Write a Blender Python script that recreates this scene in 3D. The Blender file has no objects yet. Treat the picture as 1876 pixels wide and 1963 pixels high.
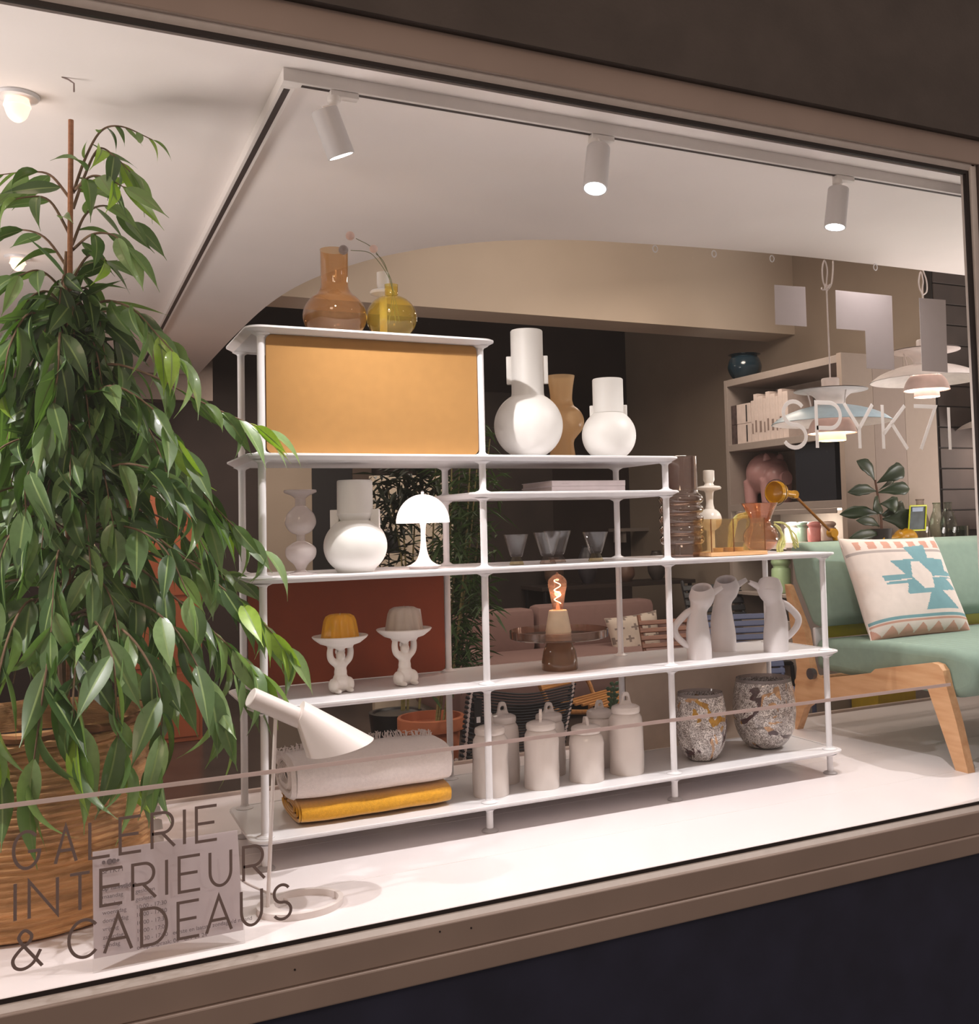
import bpy, bmesh, math, random
from mathutils import Vector, Matrix, Euler
from math import pi, sin, cos, radians, sqrt, atan2
random.seed(7)
SC = bpy.context.scene
COL = SC.collection

# ------------------------------------------------------------------ camera
CW, CH = 1876.0, 1963.0
FPX = 1973.3
PPX, PPY = 1101.18, 899.51
CAM = Vector((-0.5261, -2.9825, 0.9305))
_yaw, _pit, _rol = 0.4699, 0.0532, -0.0259
FW = Vector((sin(_yaw) * cos(_pit), cos(_yaw) * cos(_pit), sin(_pit)))
_R0 = Vector((cos(_yaw), -sin(_yaw), 0)); _U0 = _R0.cross(FW)
RT = _R0 * cos(_rol) + _U0 * sin(_rol)
UP = -_R0 * sin(_rol) + _U0 * cos(_rol)
cd = bpy.data.cameras.new('camera'); cam = bpy.data.objects.new('camera', cd); COL.objects.link(cam)
cam.matrix_world = Matrix(((RT.x, UP.x, -FW.x, CAM.x), (RT.y, UP.y, -FW.y, CAM.y), (RT.z, UP.z, -FW.z, CAM.z), (0, 0, 0, 1)))
cd.sensor_fit = 'AUTO'; cd.sensor_width = 36; cd.lens = FPX / CH * 36
cd.shift_x = -(PPX - CW / 2) / CH; cd.shift_y = (PPY - CH / 2) / CH
cd.clip_start = 0.05; cd.clip_end = 60
SC.camera = cam

# ------------------------------------------------------------------ world, exposure
wd = bpy.data.worlds.new('night_street'); SC.world = wd; wd.use_nodes = True
wn = wd.node_tree.nodes
wn['Background'].inputs[0].default_value = (1.0, 0.82, 0.72, 1)
wn['Background'].inputs[1].default_value = 0.42
SC.view_settings.view_transform = 'Standard'; SC.view_settings.look = 'None'
SC.view_settings.gamma = 1; SC.view_settings.use_curve_mapping = False
SC.view_settings.exposure = 0.13
SC.cycles.max_bounces = 10
SC.cycles.transparent_max_bounces = 24

def light(name, kind, loc, power, color, **kw):
    ld = bpy.data.lights.new(name, kind); ld.energy = power; ld.color = color
    for k, v in kw.items():
        if k not in ('aim', 'parent'): setattr(ld, k, v)
    o = bpy.data.objects.new(name, ld); COL.objects.link(o)
    if 'parent' in kw: o.parent = kw['parent']
    o.location = loc
    if 'aim' in kw:
        d = Vector(kw['aim']); o.rotation_euler = d.to_track_quat('-Z', 'Y').to_euler()
    return o
WARM = (1.0, 0.85, 0.72)
# unseen fill lights added to brighten the dim shop behind the display
light('fill_over_seating', 'AREA', (1.6, 3.2, 2.25), 7.0, WARM, shape='DISK', size=0.5, aim=(0, 0, -1))
light('fill_by_back_wall', 'AREA', (0.9, 4.3, 2.1), 16.0, WARM, shape='DISK', size=0.5, aim=(0, 0.1, -1))
light('fill_by_bookcase', 'AREA', (2.9, 1.9, 2.5), 14.0, WARM, shape='DISK', size=0.5, aim=(0.15, 0.05, -1))
light('fill_on_bulkhead', 'AREA', (2.2, 1.4, 2.85), 17.0, WARM, shape='DISK', size=0.9, aim=(0, 0.7, -1))
for x_ in (-1.3, 3.2):   # unseen spots added past both sides for more bounce onto the ceiling
    light('added_spot_beside_view', 'SPOT', (x_, -0.405, 1.92), 70, (1.0, 0.95, 0.93), spot_size=radians(150), spot_blend=0.85, shadow_soft_size=0.03, aim=(0, 0, -1))
light('ceiling_fill_beside_plant', 'AREA', (-2.3, .3, .5), 54.0, (1, .93, .89), shape='DISK', size=1.3, aim=(0.15, 0, 1))  # added area light out of view, brightens the ceiling from below
light('ceiling_fill_beyond_sofa', 'AREA', (5.0, .1, .5), 62.0, (1, .93, .89), shape='DISK', size=1.3, aim=(-0.2, 0, 1))  # its counterpart past the sofa, also added and unseen
light('street_lamp_glow', 'AREA', (-2.0, -4.5, 3.6), 34.0, (1.0, 0.72, 0.52), shape='DISK', size=1.2, aim=(0.45, 0.9, -0.5))

# ------------------------------------------------------------------ pixel <-> space
def ray(x, y):
    return FW + RT * ((x - PPX) / FPX) - UP * ((y - PPY) / FPX)
def on(x, y, ax, v):
    d = ray(x, y); i = 'xyz'.index(ax)
    return CAM + d * ((v - CAM[i]) / d[i])
def mpp(p):
    return (Vector(p) - CAM).dot(FW) / FPX
def foot(x, y, Y, z):
    """point on plane y=Y seen at pixel x (near row y), set down at height z"""
    p = on(x, y, 'y', Y); return Vector((p.x, Y, z))

# ------------------------------------------------------------------ materials
def lin(c):
    return tuple((v / 12.92 if v <= 0.04045 else ((v + 0.055) / 1.055) ** 2.4) for v in c)
def rgb(r, g, b): return lin((r / 255, g / 255, b / 255))
def mat(name, col, rough=0.5, metal=0.0, var=0.06, scale=30.0, bump=0.0, bscale=200.0, spec=0.5, coat=0.0, sheen=0.0, trans=0.0, rnd=0.0, stretch=None):
    m = bpy.data.materials.new(name); m.use_nodes = True
    nt = m.node_tree; N = nt.nodes; L = nt.links; b = N['Principled BSDF']
    b.inputs['Roughness'].default_value = rough; b.inputs['Metallic'].default_value = metal
    b.inputs['Specular IOR Level'].default_value = spec
    b.inputs['Coat Weight'].default_value = coat; b.inputs['Sheen Weight'].default_value = sheen
    if trans:
        b.inputs['Subsurface Weight'].default_value = trans
        b.inputs['Subsurface Radius'].default_value = (0.02, 0.015, 0.01)
    tc = N.new('ShaderNodeTexCoord'); mp = N.new('ShaderNodeMapping'); L.new(tc.outputs['Object'], mp.inputs[0])
    if stretch: mp.inputs['Scale'].default_value = stretch
    nz = N.new('ShaderNodeTexNoise'); nz.inputs['Scale'].default_value = scale; nz.inputs['Detail'].default_value = 4
    L.new(mp.outputs[0], nz.inputs['Vector'])
    rp = N.new('ShaderNodeValToRGB'); L.new(nz.outputs[0], rp.inputs[0])
    rp.color_ramp.elements[0].position = 0.3; rp.color_ramp.elements[1].position = 0.7
    rp.color_ramp.elements[0].color = tuple(v * (1 - var) for v in col) + (1,)
    rp.color_ramp.elements[1].color = tuple(min(1, v * (1 + var)) for v in col) + (1,)
    out = rp.outputs[0]
    if rnd:
        oi = N.new('ShaderNodeObjectInfo'); hs = N.new('ShaderNodeHueSaturation')
        mr = N.new('ShaderNodeMapRange'); mr.inputs[3].default_value = 1 - rnd; mr.inputs[4].default_value = 1 + rnd
        L.new(oi.outputs['Random'], mr.inputs[0]); L.new(mr.outputs[0], hs.inputs['Value']); L.new(out, hs.inputs['Color']); out = hs.outputs[0]
    L.new(out, b.inputs['Base Color'])
    if bump:
        n2 = N.new('ShaderNodeTexNoise'); n2.inputs['Scale'].default_value = bscale; L.new(mp.outputs[0], n2.inputs['Vector'])
        bp = N.new('ShaderNodeBump'); bp.inputs['Strength'].default_value = bump; bp.inputs['Distance'].default_value = 0.003
        L.new(n2.outputs[0], bp.inputs['Height']); L.new(bp.outputs[0], b.inputs['Normal'])
    return m
def weave(name, col, s=420.0, rough=0.9, amt=0.18):
    m = mat(name, col, rough, var=0.04)
    nt = m.node_tree; N = nt.nodes; L = nt.links; b = N['Principled BSDF']
    src = b.inputs['Base Color'].links[0].from_socket
    tc = N['Texture Coordinate']
    w1 = N.new('ShaderNodeTexWave'); w1.bands_direction = 'X'; w1.inputs['Scale'].default_value = s; w1.inputs['Distortion'].default_value = 1.5
    w2 = N.new('ShaderNodeTexWave'); w2.bands_direction = 'Z'; w2.inputs['Scale'].default_value = s; w2.inputs['Distortion'].default_value = 1.5
    L.new(tc.outputs['Object'], w1.inputs[0]); L.new(tc.outputs['Object'], w2.inputs[0])
    mu = N.new('ShaderNodeMath'); mu.operation = 'MULTIPLY'; L.new(w1.outputs['Fac'], mu.inputs[0]); L.new(w2.outputs['Fac'], mu.inputs[1])
    mx = N.new('ShaderNodeMix'); mx.data_type = 'RGBA'; mx.blend_type = 'MULTIPLY'; mx.inputs[7].default_value = (1 - amt * 1.6, 1 - amt * 2, 1 - amt * 2.4, 1)
    L.new(mu.outputs[0], mx.inputs[0]); L.new(src, mx.inputs[6]); L.new(mx.outputs[2], b.inputs['Base Color'])
    bp = N.new('ShaderNodeBump'); bp.inputs['Strength'].default_value = 0.3; bp.inputs['Distance'].default_value = 0.001
    L.new(mu.outputs[0], bp.inputs['Height']); L.new(bp.outputs[0], b.inputs['Normal'])
    return m
def glass(name, tint, edge=None, refl=1.0, rough=0.02, dens=0.0):
    """thin-walled coloured glass: clear tinted see-through plus a Fresnel gloss, denser towards grazing angles"""
    edge = tuple(v ** .5 for v in (edge or tuple(v * 0.55 for v in tint))); dcol = tint; tint = tuple(v ** .4 for v in tint)
    m = bpy.data.materials.new(name); m.use_nodes = True
    nt = m.node_tree; N = nt.nodes; L = nt.links
    for n in list(N):
        if n.type != 'OUTPUT_MATERIAL': N.remove(n)
    out = [n for n in N if n.type == 'OUTPUT_MATERIAL'][0]
    lw = N.new('ShaderNodeLayerWeight'); lw.inputs[0].default_value = 0.35
    mc = N.new('ShaderNodeMix'); mc.data_type = 'RGBA'
    mc.inputs[6].default_value = tint + (1,); mc.inputs[7].default_value = (edge or tuple(v * 0.55 for v in tint)) + (1,)
    L.new(lw.outputs['Facing'], mc.inputs[0])
    tr = N.new('ShaderNodeBsdfTransparent'); L.new(mc.outputs[2], tr.inputs[0])
    gl = N.new('ShaderNodeBsdfGlossy'); gl.inputs['Roughness'].default_value = rough
    last = tr.outputs[0]
    if dens:
        df = N.new('ShaderNodeBsdfDiffuse'); df.inputs[0].default_value = tuple(min(1, v ** .8) for v in dcol) + (1,)
        tl = N.new('ShaderNodeBsdfTranslucent'); tl.inputs[0].default_value = dcol + (1,)
        m0 = N.new('ShaderNodeMixShader'); m0.inputs[0].default_value = 0.5; L.new(df.outputs[0], m0.inputs[1]); L.new(tl.outputs[0], m0.inputs[2])
        m1 = N.new('ShaderNodeMixShader'); m1.inputs[0].default_value = dens; L.new(last, m1.inputs[1]); L.new(m0.outputs[0], m1.inputs[2]); last = m1.outputs[0]
    lf = N.new('ShaderNodeLayerWeight'); lf.inputs[0].default_value = 0.5
    pw_ = N.new('ShaderNodeMath'); pw_.operation = 'POWER'; pw_.inputs[1].default_value = 4.0; L.new(lf.outputs['Facing'], pw_.inputs[0])
    mu = N.new('ShaderNodeMath'); mu.operation = 'MULTIPLY_ADD'; mu.use_clamp = True; mu.inputs[1].default_value = 0.8 * refl; mu.inputs[2].default_value = 0.04 * refl; L.new(pw_.outputs[0], mu.inputs[0])
    mx = N.new('ShaderNodeMixShader'); L.new(mu.outputs[0], mx.inputs[0]); L.new(last, mx.inputs[1]); L.new(gl.outputs[0], mx.inputs[2])
    L.new(mx.outputs[0], out.inputs[0])
    return m
def glow(name, col, strength, base=None):
    m = bpy.data.materials.new(name); m.use_nodes = True
    b = m.node_tree.nodes['Principled BSDF']
    b.inputs['Base Color'].default_value = (base or col) + (1,); b.inputs['Roughness'].default_value = 0.4
    b.inputs['Emission Color'].default_value = col + (1,); b.inputs['Emission Strength'].default_value = strength
    nz = m.node_tree.nodes.new('ShaderNodeTexNoise'); nz.inputs['Scale'].default_value = 5
    return m
def wood(name, a, b_, scale=6.0, rough=0.45, axis=(1, 8, 8)):
    m = mat(name, a, rough, scale=scale, stretch=axis)
    rp = [n for n in m.node_tree.nodes if n.type == 'VALTORGB'][0]
    rp.color_ramp.elements[0].color = a + (1,); rp.color_ramp.elements[1].color = b_ + (1,)
    return m

WHITE_METAL = mat('white_metal', rgb(226, 224, 226), 0.35, var=0.015)
WHITE_CER = mat('white_matt_ceramic', rgb(226, 224, 220), 0.45, var=0.02, coat=0.0)
GLOSS_CER = mat('cream_glazed_ceramic', rgb(222, 212, 206), 0.18, var=0.03, scale=18, bump=0.5, bscale=22)
FIGURE = mat('white_bisque', rgb(222, 214, 208), 0.6, var=0.03)
OPAL = glass('milky_glass', rgb(228, 218, 216), rgb(225, 214, 212), 0.8, 0.08, 0.72)
DISPLAY = mat('display_white_laminate', rgb(236, 228, 228), 0.3, var=0.02, scale=3)
PLASTER = mat('ceiling_plaster', rgb(240, 232, 228), 0.9, var=0.02, scale=4, bump=0.1, bscale=60)
BULK = mat('bulkhead_paint', rgb(206, 190, 172), 0.9, var=0.03, scale=3)
DARKW = mat('dark_back_wall', rgb(62, 50, 46), 0.8, var=0.2, scale=2)
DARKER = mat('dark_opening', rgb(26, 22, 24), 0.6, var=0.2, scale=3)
BEIGEW = mat('beige_wall_paint', rgb(168, 152, 136), 0.85, var=0.04, scale=3)
SHOPFLOOR = mat('shop_floor_dark_resin', rgb(80, 68, 62), 0.25, var=0.2, scale=4)
LINTEL = mat('dark_render', rgb(80, 72, 68), 0.85, var=0.14, scale=5, bump=0.3, bscale=80)
NAVY = mat('navy_facade_cladding', rgb(40, 42, 62), 0.7, var=0.2, scale=6)
FRAME = mat('window_frame_paint', rgb(150, 132, 122), 0.5, var=0.06, scale=4)
BEAD = mat('window_bead_paint', rgb(206, 196, 190), 0.45, var=0.04)
GASKET = mat('black_gasket', rgb(34, 24, 22), 0.6)
TRACKM = mat('track_enamel', rgb(236, 230, 226), 0.4, var=0.02)
SLOT = mat('track_slot_dark', rgb(60, 50, 48), 0.6)
PANE = glass('window_pane', (0.985, 0.985, 0.985), (0.93, 0.94, 0.93), 0.35)
def sheer(name, col, thru):
    m = mat(name, col, 0.75, var=0.02); N = m.node_tree.nodes; L = m.node_tree.links
    tl = N.new('ShaderNodeBsdfTranslucent'); tl.inputs[0].default_value = col + (1,)
    mx = N.new('ShaderNodeMixShader'); mx.inputs[0].default_value = thru
    L.new(N['Principled BSDF'].outputs[0], mx.inputs[1]); L.new(tl.outputs[0], mx.inputs[2]); L.new(mx.outputs[0], N['Material Output'].inputs[0]); return m
VINYL = sheer('frosted_vinyl', rgb(206, 200, 200), .45)
VINYLL = sheer('lit_vinyl', rgb(252, 250, 249), .62)  # lit look of the shop name is put into this lighter colour
VINYLD = sheer('grey_vinyl', rgb(150, 132, 128), .3)
CLEAR = glass('clear_glass', (0.97, 0.97, 0.97), (0.84, 0.84, 0.85), 1.0, .02)
BLACK = mat('black_lacquer', rgb(20, 19, 22), 0.35)

# ------------------------------------------------------------------ object builders
def link(o, parent=None):
    COL.objects.link(o)
    if parent is not None: o.parent = parent
    return o
def finish(me, smooth, angle=35):
    if smooth:
        me.shade_smooth()
        try: me.set_sharp_from_angle(angle=radians(angle))
        except Exception: pass
def obj(name, bm, m, parent=None, loc=None, smooth=True, rot=None, angle=35):
    me = bpy.data.meshes.new(name)
    bmesh.ops.recalc_face_normals(bm, faces=bm.faces)
    bm.to_mesh(me); bm.free(); finish(me, smooth, angle)
    for k in (m if isinstance(m, (list, tuple)) else [m]): me.materials.append(k)
    o = link(bpy.data.objects.new(name, me), parent)
    if loc is not None: o.location = loc
    if rot is not None: o.rotation_euler = rot
    return o
def tag(o, label=None, cat=None, group=None, kind=None):
    if label: o['label'] = label
    if cat: o['category'] = cat
    if group: o['group'] = group
    if kind: o['kind'] = kind
    return o
def thing(name, loc, label, cat, group=None, rz=0.0):
    e = link(bpy.data.objects.new(name, None)); e.location = loc; e.rotation_euler = (0, 0, rz); e.empty_display_size = 0.05
    return tag(e, label, cat, group)
def copy_tree(o, parent=None):
    c = o.copy(); COL.objects.link(c); c.parent = parent
    for ch in list(o.children): copy_tree(ch, c)
    return c

def B(): return bmesh.new()
def add_box(bm, c, s, rot=None, bevel=0.0, seg=2):
    r = bmesh.ops.create_cube(bm, size=1.0); vs = r['verts']
    M = Matrix.Translation(Vector(c)) @ (rot.to_matrix().to_4x4() if rot is not None else Matrix()) @ Matrix.Diagonal((s[0], s[1], s[2], 1))
    bmesh.ops.transform(bm, matrix=M, verts=vs)
    if bevel:
        es = list({e for v in vs for e in v.link_edges})
        bmesh.ops.bevel(bm, geom=es, offset=bevel, segments=seg, affect='EDGES', profile=0.5)
    return bm
def box(c, s, rot=None, bevel=0.0, seg=2): return add_box(B(), c, s, rot, bevel, seg)
def span(x0, x1, y0, y1, z0, z1, bevel=0.0):
    return box(((x0 + x1) / 2, (y0 + y1) / 2, (z0 + z1) / 2), (abs(x1 - x0), abs(y1 - y0), abs(z1 - z0)), None, bevel)
def add_lathe(bm, prof, seg=48, c=(0, 0, 0), fn=None):
    rings = []
    for r, z in prof:
        if r < 1e-5: rings.append([bm.verts.new((c[0], c[1], c[2] + z))])
        else:
            ring = []
            for k in range(seg):
                a = 2 * pi * k / seg; rr = r * (fn(a, z) if fn else 1)
                ring.append(bm.verts.new((c[0] + rr * cos(a), c[1] + rr * sin(a), c[2] + z)))
            rings.append(ring)
    for a, b in zip(rings, rings[1:]):
        if len(a) == 1 and len(b) == 1: continue
        for k in range(seg):
            k2 = (k + 1) % seg
            if len(a) == 1: bm.faces.new((a[0], b[k], b[k2]))
            elif len(b) == 1: bm.faces.new((a[k], a[k2], b[0]))
            else: bm.faces.new((a[k], a[k2], b[k2], b[k]))
    return bm
def lathe(prof, seg=48, fn=None): return add_lathe(B(), prof, seg, fn=fn)
def spline(pts, n=6):
    """Catmull-Rom through the points"""
    P = [Vector(p) for p in pts]
    if len(P) < 3: return P
    Q = [P[0] * 2 - P[1]] + P + [P[-1] * 2 - P[-2]]
    out = []
    for i in range(1, len(Q) - 2):
        a, b, c, d = Q[i - 1], Q[i], Q[i + 1], Q[i + 2]
        for k in range(n):
            t = k / n
            out.append(0.5 * ((2 * b) + (c - a) * t + (2 * a - 5 * b + 4 * c - d) * t * t + (3 * b - a - 3 * c + d) * t ** 3))
    out.append(P[-1]); return out
def sm(prof, n=5): return [(max(0.0, p.x), p.y) for p in spline([(a, b, 0) for a, b in prof], n)]
def add_tube(bm, pts, rad, seg=10, cap=True):
    P = [Vector(p) for p in pts]; n = len(P)
    R = [rad] * n if isinstance(rad, (int, float)) else list(rad)
    if len(R) != n: R = [R[0] + (R[-1] - R[0]) * i / (n - 1) for i in range(n)]
    t0 = (P[1] - P[0]).normalized(); u = t0.orthogonal().normalized(); rings = []
    for i in range(n):
        t = (P[min(i + 1, n - 1)] - P[max(i - 1, 0)])
        if t.length < 1e-9: t = t0
        t.normalize(); u = (u - t * u.dot(t))
        if u.length < 1e-6: u = t.orthogonal()
        u.normalize(); v = t.cross(u)
        rings.append([bm.verts.new(P[i] + (u * cos(2 * pi * k / seg) + v * sin(2 * pi * k / seg)) * R[i]) for k in range(seg)])
    for a, b in zip(rings, rings[1:]):
        for k in range(seg): bm.faces.new((a[k], a[(k + 1) % seg], b[(k + 1) % seg], b[k]))
    if cap: bm.faces.new(rings[0][::-1]); bm.faces.new(rings[-1])
    return bm
def tube(pts, rad, seg=10, cap=True): return add_tube(B(), pts, rad, seg, cap)
def add_prism(bm, poly, ax, a, b):
    """polygon in the plane across axis ax, extruded from a to b"""
    def P(p, t): return {'x': (t, p[0], p[1]), 'y': (p[0], t, p[1]), 'z': (p[0], p[1], t)}[ax]
    A = [bm.verts.new(P(p, a)) for p in poly]; C = [bm.verts.new(P(p, b)) for p in poly]
    bm.faces.new(A[::-1]); bm.faces.new(C)
    n = len(poly)
    for i in range(n): bm.faces.new((A[i], A[(i + 1) % n], C[(i + 1) % n], C[i]))
    return bm
def prism(poly, ax, a, b, bevel=0.0):
    bm = add_prism(B(), poly, ax, a, b)
    if bevel:
        es = [e for e in bm.edges if len(e.link_faces) == 2 and e.calc_face_angle(0) > 0.9]
        bmesh.ops.bevel(bm, geom=es, offset=bevel, segments=2, affect='EDGES', profile=0.5)
    return bm
def add_ball(bm, c, r, sub=2, sc=(1, 1, 1), rot=None):
    v = bmesh.ops.create_icosphere(bm, subdivisions=sub, radius=1.0)['verts']
    M = Matrix.Translation(Vector(c)) @ (rot.to_matrix().to_4x4() if rot is not None else Matrix()) @ Matrix.Diagonal((r * sc[0], r * sc[1], r * sc[2], 1))
    bmesh.ops.transform(bm, matrix=M, verts=v); return bm
def rrect(x0, x1, y0, y1, r, n=6):
    out = []
    for cx, cy, a0 in ((x1 - r, y1 - r, 0), (x0 + r, y1 - r, 90), (x0 + r, y0 + r, 180), (x1 - r, y0 + r, 270)):
        for k in range(n + 1):
            a = radians(a0 + 90 * k / n); out.append((cx + r * cos(a), cy + r * sin(a)))
    return out
def soft(o, level=2):
    m = o.modifiers.new('smooth', 'SUBSURF'); m.levels = level; m.render_levels = level; return o
def remesh(o, vox, it=4):
    m = o.modifiers.new('fuse', 'REMESH'); m.mode = 'VOXEL'; m.voxel_size = vox; m.use_smooth_shade = True
    s = o.modifiers.new('soften', 'SMOOTH'); s.iterations = it; s.factor = 0.6
    return o
# ================================================================== the setting
XB = on(1795, 700, 'y', 1.7).x
GY = -0.535                     # the pane's plane
CZ = 2.09                      # ceiling over the display
def struct(name, bm, m, parent=None, smooth=False, **k): return tag(obj(name, bm, m, parent, smooth=smooth, **k), kind=None if parent else 'structure')
BK = 0.905                      # back edge of the display deck
struct('floor', span(-3.2, 6.0, GY - 0.005, BK - 0.02, -0.06, 0.0), DISPLAY)
struct('trim_1', span(-3.2, 6.0, BK - 0.02, BK, -0.32, 0.012, 0.003), mat('platform_rim', rgb(196, 178, 168), 0.4))
for y in (-0.22, 0.16, 0.42):   # joints between the white boards, a hair above the deck
    tag(obj('seam', span(-1.2, 4.0, y, y + 0.0016, -0.001, 0.0006), mat('board_joint', rgb(238, 232, 230), 0.3), bpy.data.objects['floor'], smooth=False))
struct('floor_2', span(-3.2, 6.0, BK, 6.2, -0.36, -0.30), SHOPFLOOR)
# lowered ceiling with its rounded corner
edge = [(3.0, .567), (2.4, .577), (1.95, .615), (1.6, .668), (1.374, .712), (1.12, .82), (.912, .985), (.80, 1.125), (.68, 1.335), (.54, 1.74), (.46, 2.3), (.43, 3.2), (.42, 4.5)]
edge = [(6.0, .566)] + [(p.x, p.y) for p in spline([(a, b, 0) for a, b in edge], 6)] + [(.42, 6.2)]
struct('ceiling', prism([(-3.2, GY + 0.045), (6.0, GY + 0.045)] + edge + [(-3.2, 6.2)], 'z', CZ, CZ + 0.16), PLASTER)
struct('ceiling_2', span(-3.2, 6.0, 0.4, 6.2, 3.05, 3.15), mat('upper_ceiling', rgb(150, 132, 118), 0.9))
bb = B()
for (x0, y0), (x1, y1) in zip(edge, edge[1:]):
    v = [bb.verts.new(p) for p in ((x0, y0, CZ + 0.15), (x1, y1, CZ + 0.15), (x1, y1, 3.06), (x0, y0, 3.06))]; bb.faces.new(v)
so = struct('wall_above_display', bb, BEIGEW); sm_ = so.modifiers.new('thick', 'SOLIDIFY'); sm_.thickness = 0.03
# bulkhead across the shop
struct('beam', span(0.43, XB, 3.06, 3.38, 2.3, 3.04), BULK)
# walls
struct('wall_left', span(-3.2, -3.1, GY, 6.2, -0.36, 3.1), BEIGEW)

struct('wall_right', span(XB, XB + .1, 1.76, 6.2, -0.36, 3.1), BEIGEW)
struct('wall_right_2', span(5.6, 5.7, GY, 1.76, -0.36, 3.1), BEIGEW)
wb = struct('wall_back', span(-3.2, XB, 5.6, 5.7, -0.36, 3.1), DARKW)
def bx_(px, Y): return on(px, 950, 'y', Y).x
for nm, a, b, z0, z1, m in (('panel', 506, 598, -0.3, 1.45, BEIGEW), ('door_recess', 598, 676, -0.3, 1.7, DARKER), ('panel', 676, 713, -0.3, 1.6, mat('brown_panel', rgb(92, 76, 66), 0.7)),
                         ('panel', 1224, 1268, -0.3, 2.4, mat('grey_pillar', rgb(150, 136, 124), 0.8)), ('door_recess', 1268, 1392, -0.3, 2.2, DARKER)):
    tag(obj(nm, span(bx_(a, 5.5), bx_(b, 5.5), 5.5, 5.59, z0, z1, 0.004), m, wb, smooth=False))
# free-standing beige partition behind the bamboo, dark partition in the middle
struct('partition', span(bx_(712, 3.6), bx_(868, 3.6), 3.6, 3.66, -0.3, 1.28, 0.004), mat('beige_partition', rgb(206, 192, 172), 0.8))
struct('partition_2', span(bx_(868, 4.6), bx_(1060, 4.6), 4.6, 4.7, -0.3, 2.0, 0.004), mat('brown_partition', rgb(52, 42, 38), 0.7, var=0.25, scale=5))
# deep brown fascia seen low at the far end
struct('beam_2', span(-3.0, 0.52, 4.9, 5.1, 1.9, 2.2), mat('brown_fascia', rgb(120, 106, 98), 0.8))
# far corner by the right edge: dark boarded wall with horizontal boards
pw = struct('wall_boarded', span(XB - .02, 5.6, 1.7, 1.76, -.3, 3.04), mat('dark_board_back', rgb(40, 34, 32), 0.8))

# ------------------------------------------------------------------ window and facade
win = link(bpy.data.objects.new('window_1', None)); win['kind'] = 'structure'; win.location = (0.9, GY, 0)
def wpart(name, x0, x1, y0, y1, z0, z1, m, bev=0.0):
    return obj(name, span(x0 - .9, x1 - .9, y0 - GY, y1 - GY, z0, z1, bev), m, win, smooth=False)
XR, ZT = 2.222, 2.077
wpart('glass_pane', -2.6, XR + 0.01, GY - 0.003, GY + 0.003, -0.008, ZT + 0.008, PANE)
wpart('gasket', -2.6, XR + 0.012, GY - 0.008, GY - 0.004, -0.009, 0.0, GASKET)
wpart('gasket', -2.6, XR, GY - 0.008, GY + 0.004, ZT, ZT + 0.012, GASKET)
wpart('gasket', XR, XR + 0.013, GY - 0.008, GY + 0.006, -0.012, ZT + 0.012, GASKET)
obj('bead', prism([(-0.007, -0.010), (-0.018, -0.024), (-0.018, -0.034), (0, -0.034), (0, -0.010)], 'x', -3.5, XR + 0.05 - .9), BEAD, win, smooth=False)
obj('bead', prism([(-0.007, ZT + 0.012), (-0.018, ZT + 0.026), (-0.018, ZT + 0.036), (0.02, ZT + 0.036), (0.02, ZT + 0.012)], 'x', -3.5, XR + 0.03 - .9), BEAD, win, smooth=False)
wpart('bead', XR + 0.013, XR + 0.040, GY - 0.018, GY + 0.03, -0.034, ZT + 0.036, BEAD, 0.004)
wpart('frame_rail', -2.6, XR + 0.12, GY - 0.030, GY + 0.02, -0.092, -0.024, FRAME, 0.003)
wpart('frame_rail', -2.6, XR + 0.12, GY - 0.040, GY + 0.02, -0.150, -0.0925, FRAME, 0.004)
wpart('frame_rail', -2.6, XR + 0.16, GY - 0.030, GY + 0.02, ZT + 0.030, ZT + 0.112, FRAME, 0.003)
wpart('frame_stile', XR + 0.038, XR + 0.12, GY - 0.030, GY + 0.02, -0.03, ZT + 0.032, mat('stile_dark', rgb(74, 62, 58), 0.5), 0.003)
for px, py in ((843, 1786), (903, 1779), (565, 1859)):
    p = on(px, py, 'y', GY - 0.031)
    obj('screw', lathe([(0, -0.0015), (0.0022, -0.0015), (0.0022, 0.001), (0, 0.001)], 10), GASKET, win, (p.x - .9, p.y - GY, p.z), rot=(pi / 2, 0, 0))
struct('wall_front_lintel', span(-2.8, 4.2, GY - 0.055, GY + 0.05, ZT + 0.112, 3.6), LINTEL)
struct('wall_front_plinth', span(-2.8, 4.2, GY - 0.022, GY + 0.03, -1.4, -0.150), NAVY)
struct('wall_front_pier', span(XR + 0.12, 4.2, GY - 0.022, GY + 0.03, -0.15, ZT + 0.112), LINTEL)
struct('pavement', span(-6, 6, -7, GY - 0.022, -1.5, -1.4), mat('pavement_dark', rgb(70, 66, 64), 0.8))

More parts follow.
